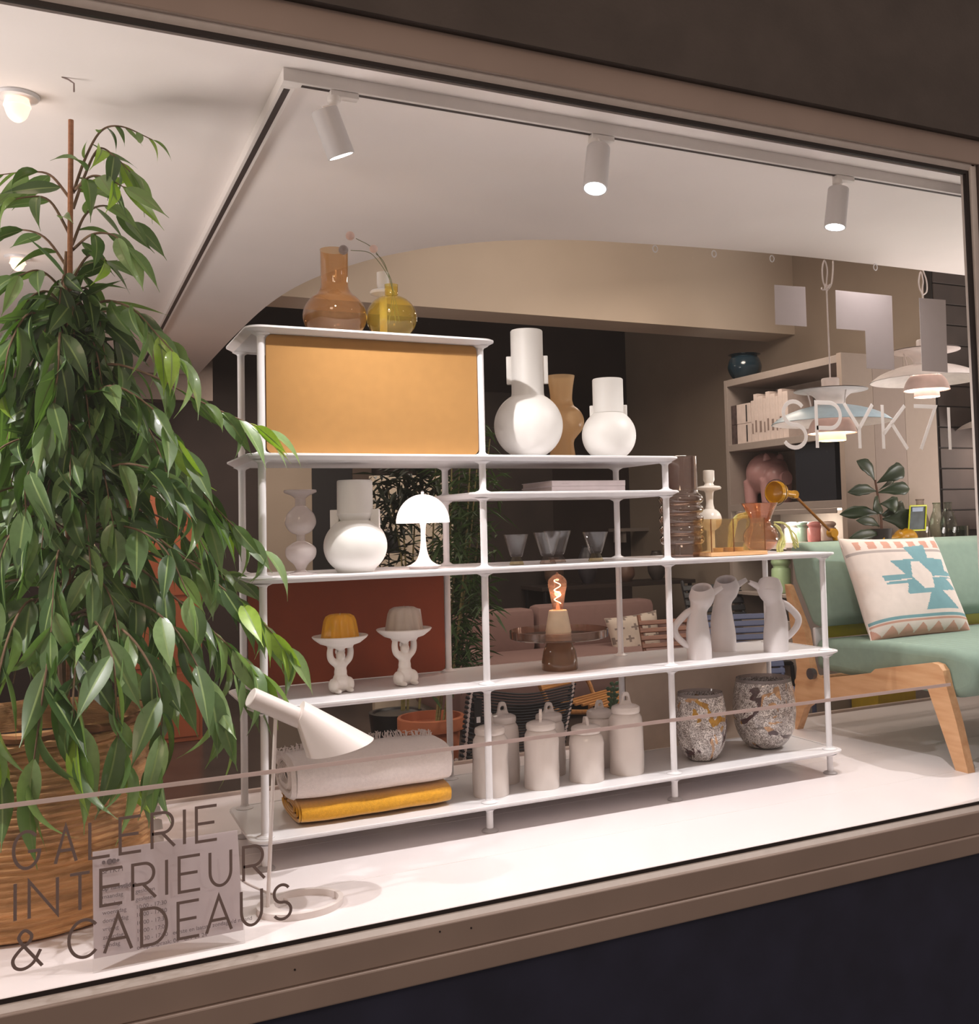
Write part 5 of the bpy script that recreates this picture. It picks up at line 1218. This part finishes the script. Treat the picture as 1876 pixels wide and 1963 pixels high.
# fiddle-leaf plant on the counter
fp = on(1690, 1030, 'y', 1.30); fp.z = CT
fl = thing('fiddle_leaf_plant', fp, 'small fiddle-leaf fig with broad dark leaves on the counter', 'plant')
obj('pot', lathe([(0, 0), (.05, 0), (.06, .09), (.055, .09), (.05, .08), (0, .08)], 28), mat('dark_pot', rgb(52, 48, 46), .6), fl)
def fz(px, py): return on(px, py, 'y', 1.30) - fp
obj('stem', tube(spline([fz(1690, 1028) + Vector((0, 0, .02)), fz(1688, 990), fz(1682, 950), fz(1677, 920)], 4), [.008, .006], 8), mat('fig_stem', rgb(104, 76, 62), .8), fl)
FIG = mat('fig_leaf', rgb(42, 58, 34), .4, var=.2, scale=12, rnd=.15)
def broad(pts, name='leaf', parent=fl, m=FIG, dy=0.0, conv=fz):
    """a broad leaf outlined round a bent midrib"""
    (x0, y0), (x1, y1), wd_ = pts; a = conv(x0, y0); b_ = conv(x1, y1) + Vector((0, dy, 0)); d = b_ - a; L_ = d.length; d.normalize()
    u = d.cross(Vector((0, -1, 0))).normalized(); n = 10; bm = B(); rows = []
    for i in range(n + 1):
        t = i / n; w = wd_ * mpp(fp) * (sin(pi * t ** 1.5) ** .7 if 0 < t < 1 else .04) * (1 + .08 * sin(t * 19))
        c = a + d * L_ * t + Vector((0, -.02 * sin(pi * t), .012 * sin(pi * t)))
        rows.append([bm.verts.new(c + u * w * s + Vector((0, -.25 * w * abs(s), 0))) for s in (-1, -.5, 0, .5, 1)])
    for r0, r1 in zip(rows, rows[1:]):
        for j in range(4): bm.faces.new((r0[j], r0[j + 1], r1[j + 1], r1[j]))
    o = obj(name, bm, m, parent); s = o.modifiers.new('thick', 'SOLIDIFY'); s.thickness = .0015; return o
for k_, dy in ((((1676, 922), (1634, 884), 13), -.03), (((1680, 926), (1722, 898), 17), -.04), (((1679, 942), (1619, 944), 11), -.02), (((1680, 945), (1730, 938), 13), -.05), (((1684, 940), (1727, 918), 5), .05), (((1684, 962), (1658, 978), 18), -.06), (((1686, 966), (1712, 975), 16), -.03), (((1684, 985), (1616, 986), 12), .03), (((1688, 988), (1745, 984), 22), .04), (((1690, 995), (1750, 1004), 22), -.02), (((1686, 1010), (1628, 998), 9), -.05), (((1688, 1024), (1612, 1032), 10), -.06)): broad(k_, dy=dy)
# ochre articulated wall lamps
OCH = mat('ochre_enamel', rgb(200, 146, 24), .25, var=.05, coat=.4)
def jl(p, Y): return on(*p, 'y', Y)
e = thing('work_lamp', on(1602, 1036, 'y', 1.24), 'ochre articulated work lamp reaching up from the counter edge', 'lamp'); E0 = e.location.copy()
k = mpp(E0)
A_ = jl((1595, 1022), 1.24) - E0; B_ = jl((1521, 948), 1.24) - E0
obj('clamp', span(-.09, .03, -.02, .02, -.012, .0, .002), BLACK, e)
obj('base_joint', lathe([(0, -.02), (.024, -.02), (.026, 0), (.024, .02), (0, .02)], 24), OCH, e, A_, rot=(pi / 2, 0, 0)); obj('base_stem', tube([(0, 0, 0), A_], .014, 14), OCH, e)
obj('arm', tube([A_, B_], .0075, 12), mat('ochre_arm', rgb(150, 100, 40), .4), e)
obj('elbow_joint', lathe([(0, -.018), (.02, -.018), (.022, 0), (.02, .018), (0, .018)], 24), OCH, e, B_, rot=(pi / 2, 0, 0))
C_ = jl((1503, 945), 1.22) - E0; H_ = jl((1488, 944), 1.20) - E0
obj('head_neck', tube([B_, C_], .018, 16), OCH, e)
hd = (H_ - C_).normalized()
obj('lamp_shade', lathe(sm([(.012, 0), (.03, .006), (.05, .03), (.058, .06), (.056, .085)], 4) + [(.053, .085)] + sm([(.052, .08), (.052, .06), (.04, .03), (0, .01)], 3), 36), OCH, e, C_ + hd * .005, rot=hd.to_track_quat('Z', 'Y').to_euler())
obj('guard_ring', tube([Vector((.066 * cos(t), 0, .066 * sin(t))) for t in [2 * pi * i / 30 for i in range(31)]], .0016, 6), BLACK, e, C_ + hd * .075, rot=(hd.to_track_quat('Y', 'Z').to_euler()))
e = thing('work_lamp', on(1722, 1030, 'y', 1.27), 'ochre work lamp lying low behind the sofa back, only its dome showing', 'lamp')
obj('lamp_shade', add_ball(B(), (0.05, 0, -.01), .068, 3, (1, 1, .9)), OCH, e); obj('neck', tube([(-.07, 0, -.01), (0, 0, -.005)], .022, 16), OCH, e)
obj('joint', lathe([(0, -.018), (.018, -.018), (.02, 0), (.018, .018), (0, .018)], 20), OCH, e, (-.11, 0, -.012), rot=(pi / 2, 0, 0)); obj('base', span(-.14, .1, -.03, .03, CT - e.location.z, CT - e.location.z + .012, .003), OCH, e)
# glass bottles
BOT = glass('green_bottle_glass', rgb(196, 208, 190), rgb(92, 110, 92), 1.2); BOT2 = glass('clear_bottle_glass', rgb(214, 206, 200), rgb(112, 104, 98), 1.2)
for px, m, h, lb in ((1765, BOT2, 84, 'clear glass carafe bottle standing behind the neon card frame'), (1797, BOT, 76, 'green waisted glass bottle beside the clear one on the counter'), (1818, BOT, 76, 'green glass bottle with embossed lettering on the counter'), (1842, BOT, 30, 'low green glass tumbler at the window end of the counter')):
    p_ = on(px, 1016, 'y', 1.33); p_.z = CT; kk = mpp(p_); t = thing('glass_bottle' if h > 40 else 'glass_tumbler', p_, lb, 'bottle' if h > 40 else 'glass', 'green glassware on the counter' if m is BOT else None)
    if h > 40:
        obj('bottle_body', lathe(SP(sm([(0, 0), (13, 0), (15, 4), (14, h * .22), (16, h * .42), (13, h * .62), (8, h * .8), (7, h * .92), (7.5, h)], 4), kk), 32), m, t); obj('bottle_lip', lathe(SP([(7, h - 2), (8.3, h - 2), (8.3, h + .6), (7, h + .6)], kk), 24), m, t)
        if px == 1818: obj('embossing', tube([Vector((13 * cos(-1.7 + .25 * sin(i)), 15.5 * sin(-1.7 + .2 * sin(i * 1.3)), 14 + i * 2.2)) * kk for i in range(22)], .0012, 5), m, t)
    else: obj('tumbler', lathe(SP([(0, 0), (14, 0), (15, h), (14, h), (13, 2), (0, 2)], kk), 28), m, t)
# neon-edged card frame
nf = on(1743, 1012, 'y', 1.24); t = thing('neon_card_frame', nf, 'small neon yellow edged frame leaning behind the sofa back', 'frame')
NE = mat('neon_yellow', rgb(214, 222, 40), .4)
pf = [on(a, b_, 'y', 1.24) - nf for a, b_ in ((1744, 970), (1775, 969), (1773, 1016), (1741, 1017))]
for i in range(4): obj('frame_edge', tube([pf[i], pf[(i + 1) % 4]], .0045, 6), NE, t)
obj('card', prism([(p_.x, p_.z) for p_ in pf], 'y', .002, .003), mat('frame_card', rgb(60, 72, 76), .5, var=.4, scale=20), t, smooth=False)
obj('card_heading', prism([(p_.x, p_.z) for p_ in [on(a, b_, 'y', 1.24) - nf for a, b_ in ((1748, 973), (1769, 972), (1768, 980), (1748, 981))]], 'y', -.001, .0), mat('pale_blue_paper', rgb(160, 176, 200), .6), t, smooth=False)

# ================================================================== shop floor beyond the display
TER = mat('terracotta', rgb(190, 112, 74), .75, var=.1, scale=10)
pY = 1.62; pc = on(826, 1390, 'y', pY); pk = mpp(pc)
pot = thing('terracotta_pot', (pc.x, pY, -.30), 'terracotta pot of bamboo standing on the shop floor behind the throws', 'plant pot')
zr = on(826, 1372, 'y', pY).z + .30; r_ = 64 * pk
obj('pot_body', lathe([(0, 0), (r_ * .7, 0), (r_ * .86, zr - .075), (r_ * .86, zr - .06), (r_, zr - .058), (r_, zr - .004), (r_ * .98, zr), (r_ * .9, zr), (r_ * .88, zr - .04), (0, zr - .04)], 48), TER, pot)
bam = thing('bamboo_plant', (pc.x, pY, -.30 + zr - .039), 'clump of fine-leaved bamboo canes rising behind the middle shelf', 'plant')
BO = bam.location.copy(); CULM = wood('bamboo_culm', rgb(150, 134, 84), rgb(118, 112, 62), 12)
BL_ = mat('bamboo_leaf', rgb(66, 92, 44), .5, var=.25, scale=8); BLD = mat('bamboo_leaf_silhouette', rgb(34, 44, 24), .55, var=.25, scale=8)  # second leaf colour has the silhouette's shade put into it
def blades(bm, c, n, r, L0, L1, rn):
    for _ in range(n):
        o_ = c + Vector((rn.uniform(-r, r), rn.uniform(-r, r), rn.uniform(-r, r))); a = rn.uniform(0, 2 * pi); d = Vector((cos(a), sin(a), rn.uniform(-.9, .5))).normalized(); L_ = rn.uniform(L0, L1)
        u = d.cross(Vector((0, 0, 1))).normalized() * L_ * .085; q_ = o_ + d * L_ * .45; e_ = o_ + d * L_ - Vector((0, 0, L_ * .18))
        v = [bm.verts.new(o_), bm.verts.new(q_ + u), bm.verts.new(e_), bm.verts.new(q_ - u)]
        bm.faces.new((v[0], v[1], v[2])); bm.faces.new((v[0], v[2], v[3]))
rn = random.Random(11); lb_ = B()
for j, (x1, y1, x0) in enumerate(((868, 905, 835), (884, 900, 842), (905, 892, 850), (915, 960, 846), (880, 1000, 838), (940, 900, 856))):
    a = Vector((on(x0, 1380, 'y', pY).x + .0, pY + rn.uniform(-.05, .05), 0)) - Vector((0, 0, 0)); a.z = BO.z; b_ = on(x1, y1, 'y', pY + rn.uniform(-.05, .15)) + Vector((0, 0, .15))
    pts = spline([a - BO, a.lerp(b_, .5) + Vector((.02, 0, 0)) - BO, b_ - BO], 8)
    o_ = obj('cane', tube(pts, [.0065, .0035], 8), CULM, bam)
    for q_ in pts[1::4]: obj('node', lathe([(0, -.003), (.0085, -.002), (.0085, .002), (0, .003)], 10), CULM, o_, q_)
    for q_ in pts[3:]:
        blades(lb_, q_ + Vector((rn.uniform(-.05, .05), 0, 0)), 11, .075, .07, .13, rn)
for _ in range(26): blades(lb_, on(rn.uniform(862, 925), rn.uniform(900, 1290), 'y', pY + rn.uniform(-.1, .1)) - BO, 16, .06, .06, .12, rn)
tag(obj('foliage', lb_, BL_, bam, smooth=False), kind='stuff')
b3 = thing('bamboo_plant', (on(757, 1100, 'y', 2.4).x, 2.4, -.30), 'bamboo coloured dark as a silhouette before the beige partition, behind the mushroom lamp', 'plant')
O3 = b3.location.copy(); lb_ = B()
obj('pot', lathe([(0, 0), (.12, 0), (.15, .26), (.13, .26), (.12, .25), (0, .25)], 32), BLACK, b3)
for x1, y1, x0, yt in ((765, 960, 778, 1100), (800, 900, 790, 1100), (835, 890, 826, 1100), (742, 930, 772, 1100)):
    b_ = on(x1, y1, 'y', 2.4) - O3; a = on(x0, yt, 'y', 2.4) - O3; c_ = Vector((a.x * .6, 0, .26))
    obj('cane', tube(spline([c_, a, b_], 6), [.007, .004], 8), CULM, b3)
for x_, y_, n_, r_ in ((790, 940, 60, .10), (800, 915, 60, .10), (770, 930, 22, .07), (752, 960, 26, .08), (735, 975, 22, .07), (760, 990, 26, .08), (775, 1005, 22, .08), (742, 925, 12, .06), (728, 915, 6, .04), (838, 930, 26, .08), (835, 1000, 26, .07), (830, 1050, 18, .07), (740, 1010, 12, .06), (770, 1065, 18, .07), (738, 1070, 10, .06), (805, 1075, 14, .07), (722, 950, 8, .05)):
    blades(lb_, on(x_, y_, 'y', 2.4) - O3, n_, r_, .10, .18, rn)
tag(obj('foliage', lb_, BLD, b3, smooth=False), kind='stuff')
obj('wall_hook_plate', B() if False else lathe([(0, 0), (.03, 0), (.03, .01), (0, .01)], 16), BLACK, b3, (0, 0, .27)) if False else None
e = thing('black_wall_lamp', on(745, 1055, 'y', 2.9), 'small black dome lamp with a ring brim by the beige partition', 'lamp'); kk = mpp(e.location)
obj('dome', lathe(SP(sm([(0, 40), (14, 34), (20, 16), (20, 0)], 4), kk), 28), BLACK, e); obj('brim', lathe(SP([(20, 0), (30, -3), (30, -5), (20, -2)], kk), 28), BLACK, e); obj('stem', tube([Vector((0, 0, 0)), Vector((0, 0, -45)) * kk], .004, 6), BLACK, e)
obj('base', lathe([(0, 0), (.05, 0), (.05, .01), (0, .01)], 20), BLACK, e, (0, 0, -45 * kk - .01))

# pink sofa with cross cushion
PS = weave('dusty_pink_upholstery', rgb(146, 116, 110), 300, amt=.08)
py_ = 3.4
xa = on(868, 1200, 'y', py_).x; xm = on(1030, 1200, 'y', py_).x; xb = on(1262, 1200, 'y', py_).x
ps = thing('sofa', (xa, py_, -.30), 'dusty pink low sofa on the shop floor beyond the shelving', 'sofa')
zt1 = on(1020, 1168, 'y', py_).z + .3
def bcush(x0, x1, zt_, name='back_cushion'):
    o_ = obj(name, span(x0 - xa, x1 - xa, 0.0, .20, .35, zt_, .05), PS, ps); 
    for v in o_.data.vertices:
        u = (v.co.x - (x0 - xa)) / (x1 - x0); v.co.z += (.035 * (abs(2 * u - 1) ** 2) - .02) * (1 if v.co.z > .5 * zt_ else 0)
    return o_
bcush(xa + .02, xm - .005, zt1); bcush(xm + .005, xb - .02, zt1 + .01); 
obj('seat', span(0, xb - xa, -.55, .02, .12, .40, .05), PS, ps); obj('back_frame', span(-.02, xb - xa + .02, .2, .34, .08, zt1 - .08, .04), PS, ps); obj('arm', span(-.2, -.01, -.62, .3, .08, .5, .05), PS, ps); obj('arm', span(xb - xa + .01, xb - xa + .18, -.62, .3, .08, .5, .05), PS, ps)
for x_ in (0.0, xb - xa):
    for y_ in (-.55, .25): obj('leg', tube([(x_, y_, 0), (x_, y_, .13)], .02, 10), BLACK, ps)
def cross(u, v):
    i, j = int(u * 3.4), int(v * 3.6); a, b_ = (u * 3.4 + (.5 if j % 2 else 0)) % 1 - .5, (v * 3.6) % 1 - .5
    return 1 if (abs(a) < .085 and abs(b_) < .32) or (abs(b_) < .09 and abs(a) < .30) else 0
yc = 3.12
pillow('cushion', (on(1158, 1186, 'y', yc + .05), on(1257, 1170, 'y', yc + .05), on(1268, 1250, 'y', yc), on(1180, 1262, 'y', yc)), .07, [weave('cross_cushion_cream', rgb(214, 200, 186), 300, amt=.06), mat('grey_cross', rgb(140, 126, 118), .9)], cross, 'cream cushion printed with grey crosses on the pink sofa', 'cushion', 64)

# chairs
def slat_chair(name, label, p, rz, m, nb, ns, w, back_h, frame_m, lean=.35, group=None, sw=.028, gap=.045):
    t = thing(name, p, label, 'chair', group, rz); seat_z = .34
    for s in (-1, 1):
        obj('leg', tube([(s * w / 2, -.30, 0), (s * w / 2, -.27, seat_z)], .012, 8), frame_m, t); obj('leg', tube([(s * w / 2, .26, 0), (s * w / 2, .18, seat_z)], .012, 8), frame_m, t)
        obj('side_rail', tube(spline([(s * w / 2, -.27, seat_z + .01), (s * w / 2, .12, seat_z - .02), (s * w / 2, .20, seat_z + .05), (s * w / 2, .20 + lean * back_h, seat_z + back_h)], 5), .012, 8), frame_m, t)
    for i in range(ns): obj('seat_slat', span(-w / 2, w / 2, -.27 + i * gap, -.27 + i * gap + sw, seat_z + .012, seat_z + .026, .003), m, t, smooth=False)
    for i in range(nb):
        z_ = seat_z + .08 + i * (back_h - .08) / nb; y_ = .20 + lean * (z_ - seat_z) - .02
        obj('back_slat', box((0, y_, z_), (w + .03, .014, sw), Euler((-.33, 0, 0)), .004), m, t, smooth=False)
    return t
def floor_at(px, Y): q_ = on(px, 1300, 'y', Y); return (q_.x, Y, -.30)
TAN = wood('tan_slat_wood', rgb(150, 104, 82), rgb(124, 84, 66), 10); OCHW = wood('ochre_slat_wood', rgb(196, 138, 72), rgb(160, 106, 60), 10)
NAVYS = mat('navy_slat', rgb(84, 92, 124), .5); BLKS = mat('black_slat', rgb(26, 26, 30), .5)
slat_chair('slatted_chair', 'lounge chair with tan wooden slats behind the second and third shelf posts', floor_at(1314, 2.0), -.15, TAN, 6, 9, .30, .34, TAN)
slat_chair('slatted_chair', 'low wooden folding chair with thin ochre slats beyond the lidded jars', floor_at(1150, 1.6), .5, OCHW, 8, 10, .40, .16, OCHW, sw=.014, gap=.04)
slat_chair('slatted_chair', 'blue slatted garden chair glimpsed between the leaning jugs', floor_at(1440, 1.36), -.35, NAVYS, 9, 8, .46, .40, NAVYS, group='slatted garden chairs by the sofa', sw=.03)
slat_chair('slatted_chair', 'black slatted garden chair standing behind the blue one', floor_at(1420, 2.35), -.1, BLKS, 9, 8, .40, .50, BLKS, group='slatted garden chairs by the sofa', sw=.036)
# black strap lounge chair
sY = 1.25; sp_ = on(995, 1400, 'y', sY); kx = mpp(sp_)
ch = thing('strap_chair', (sp_.x, sY, -.30), 'black cord lounge chair with pale frame seen through the lidded jars', 'chair')
def sc_(px, py, Y=sY): return on(px, py, 'y', Y) - Vector(ch.location)
CORD = mat('black_cord', rgb(22, 20, 26), .6); FRM = mat('pale_tube_frame', rgb(196, 180, 176), .35)
L0, L1, R0, R1 = sc_(905, 1318), sc_(890, 1456), sc_(1098, 1312, sY + .1), sc_(1076, 1440, sY + .05)
fp0 = spline([L1 + Vector((0, 0, -.05)), L1, L0, sc_(930, 1300), sc_(1000, 1306), sc_(1075, 1296, sY + .08), R0, R1, R1 + Vector((0, 0, -.05))], 5)
obj('tube_frame', tube(fp0, .008, 8), FRM, ch)
for i in range(24):
    t_ = (i + .5) / 24; a = L0.lerp(L1, t_); b_ = R0.lerp(R1, t_); m_ = a.lerp(b_, .5) + Vector((0, -.02, -.028 + .01 * t_))
    obj('cord', tube(spline([a, m_, b_], 6), .0046, 6), CORD, ch)
for i in range(15):
    t_ = (i + .5) / 15; a = L0.lerp(L1, t_); obj('cord_wrap', tube([a + Vector((-.022, 0, .012)), a + Vector((.022, 0, -.008))], .0075, 6), CORD, ch)
    a = R0.lerp(R1, t_); obj('cord_wrap', tube([a + Vector((-.016, 0, 0)), a + Vector((.016, 0, .012))], .006, 6), CORD, ch)
for s_, a in ((-1, L1), (1, R1)):
    obj('leg', tube([a + Vector((0, 0, -.04)), Vector((a.x - s_ * .02, a.y - .02, .0))], .009, 8), FRM, ch); obj('leg', tube([Vector((a.x, a.y + .1, a.z - .02)), Vector((a.x, a.y + .35, .0))], .009, 8), FRM, ch)
tgp = sc_(914, 1340)
obj('care_tag', span(-.018, .018, -.012, -.01, -.13, 0.0), BLACK, ch, tgp, smooth=False); obj('care_label', span(-.009, .009, -.0135, -.0125, -.10, -.075), mat('label_white', rgb(226, 220, 220), .6), ch, tgp, smooth=False)
# small dark round-leaved plant
zz = on(1176, 1345, 'y', 1.12); zp = thing('trailing_plant', (zz.x, 1.12, -.30), 'small dark round-leaved plant rising between the jars and beige panel', 'plant')
obj('pot', lathe([(0, 0), (.06, 0), (.075, .14), (.065, .14), (0, .12)], 24), BLACK, zp)
for s_ in range(2):
    P_ = spline([(0, 0, .12), (-.004 + s_ * .01, 0, .3), (.006 - s_ * .02, 0, zz.z + .30 + .08 - s_ * .02)], 8); obj('stem', tube(P_, .003, 6), mat('stem_dark', rgb(52, 70, 44), .6), zp)
    for i, q_ in enumerate(P_[4:]):
        for s2 in (-1, 1): obj('leaf', add_ball(B(), q_ + Vector((s2 * .013, 0, 0)), .012, 1, (1.1, .35, .8), Euler((0, -s2 * .5, 0))), mat('zz_leaf', rgb(38, 66, 40), .35), zp)
# orange-brown lit cabinet glimpsed through the ficus, and its glowing lamp
oc = thing('copper_cabinet', (on(345, 1050, 'y', 3.6).x, 3.6, -.30), 'tall copper brown cabinet glimpsed through the ficus leaves', 'cabinet')
xl_, xr_ = on(250, 1050, 'y', 3.6).x - oc.location.x, on(386, 1050, 'y', 3.6).x - oc.location.x; zt_ = on(345, 882, 'y', 3.6).z + .3
COP = mat('copper_lacquer', rgb(176, 98, 62), .5, var=.15, scale=3)
obj('cabinet_body', span(xl_, xr_, 0, .4, 0, zt_, .004), COP, oc, smooth=False); 
for i in range(4): obj('drawer', span(xl_ + .02, xr_ - .02, -.015, 0, .03 + i * zt_ / 4, (i + 1) * zt_ / 4 - .01, .003), COP, oc, smooth=False)
light('cabinet_lamp', 'POINT', on(330, 950, 'y', 3.2), 2.0, (1, .62, .4), shadow_soft_size=.1)
# side console low behind the shelves, with a few dark table things seen through the smoked gloom
cn = thing('dark_console', (on(1150, 1150, 'y', 4.2).x, 4.2, -.30), 'long dark console table against the dim back of the shop', 'console table')
obj('console_top', span(-.5, .9, 0, .4, .72, .75, .003), mat('console_dark', rgb(58, 48, 44), .4), cn, smooth=False)
for x_ in (-.46, .86):
    for y_ in (.03, .37): obj('leg', tube([(x_, y_, 0), (x_, y_, .72)], .018, 8), BLACK, cn)
for j, (x_, h_, c, lb) in enumerate(((-.3, .22, rgb(92, 72, 60), 'small brown pot on the dim console, end nearest the bamboo'), (.0, .30, rgb(60, 56, 60), 'tall charcoal pot on the dim console'), (.35, .16, rgb(120, 92, 80), 'low clay pot on the dim console'), (.65, .24, rgb(78, 70, 66), 'grey-brown pot on the dim console, end nearest the bookcase'))):
    t = thing('small_pot', Vector(cn.location) + Vector((x_, .2, .7505)), lb, 'pot', 'pots on the dim console')
    obj('pot_body', lathe(sm([(.04, 0), (.075, h_ * .3), (.07, h_ * .7), (.04, h_ * .95), (.045, h_)], 4) + [(.038, h_), (0, h_ * .6)], 28), mat('pot_glaze', c, .4), t)
hs = thing('wall_shelf', (on(1230, 1015, 'y', 5.3).x, 5.25, on(1230, 1018, 'y', 5.3).z), 'narrow grey wall shelf on the far pillar', 'shelf')
obj('shelf_board', span(-.25, .35, 0, .24, 0, .03, .002), GREYC, hs, smooth=False); obj('bracket', span(-.2, -.17, .05, .24, -.1, 0), GREYC, hs, smooth=False); obj('bracket', span(.27, .3, .05, .24, -.1, 0), GREYC, hs, smooth=False)
# horizontal dark boards of the wall by the right edge of the window
for i in range(17):
    tag(obj('board', span(XB - .01, 5.58, 1.69 - .0015 * (i % 3), 1.70, .83 + i * .13, .952 + i * .13, .003), mat('dark_board', rgb(70, 60, 56), .7, var=.15, scale=8), pw, smooth=False))
# sill objects low behind the sofa: yellow box seen under the seat
yb_ = on(1720, 1350, 'y', 1.05)
tag(obj('yellow_box', span(-.13, .13, 0, .2, 0, .16, .004), mat('yellow_card', rgb(206, 176, 40), .6), None, (yb_.x, 1.05, -.30 + .18), smooth=False), 'yellow box glimpsed beneath the sofa seat', 'box')
tag(obj('low_bench', span(-.25, .8, 0, .2, 0, .18, .004), mat('bench_dark', rgb(56, 46, 42), .6), None, (yb_.x, 1.0, -.30), smooth=False), 'low dark bench on the shop floor under the yellow box', 'bench')
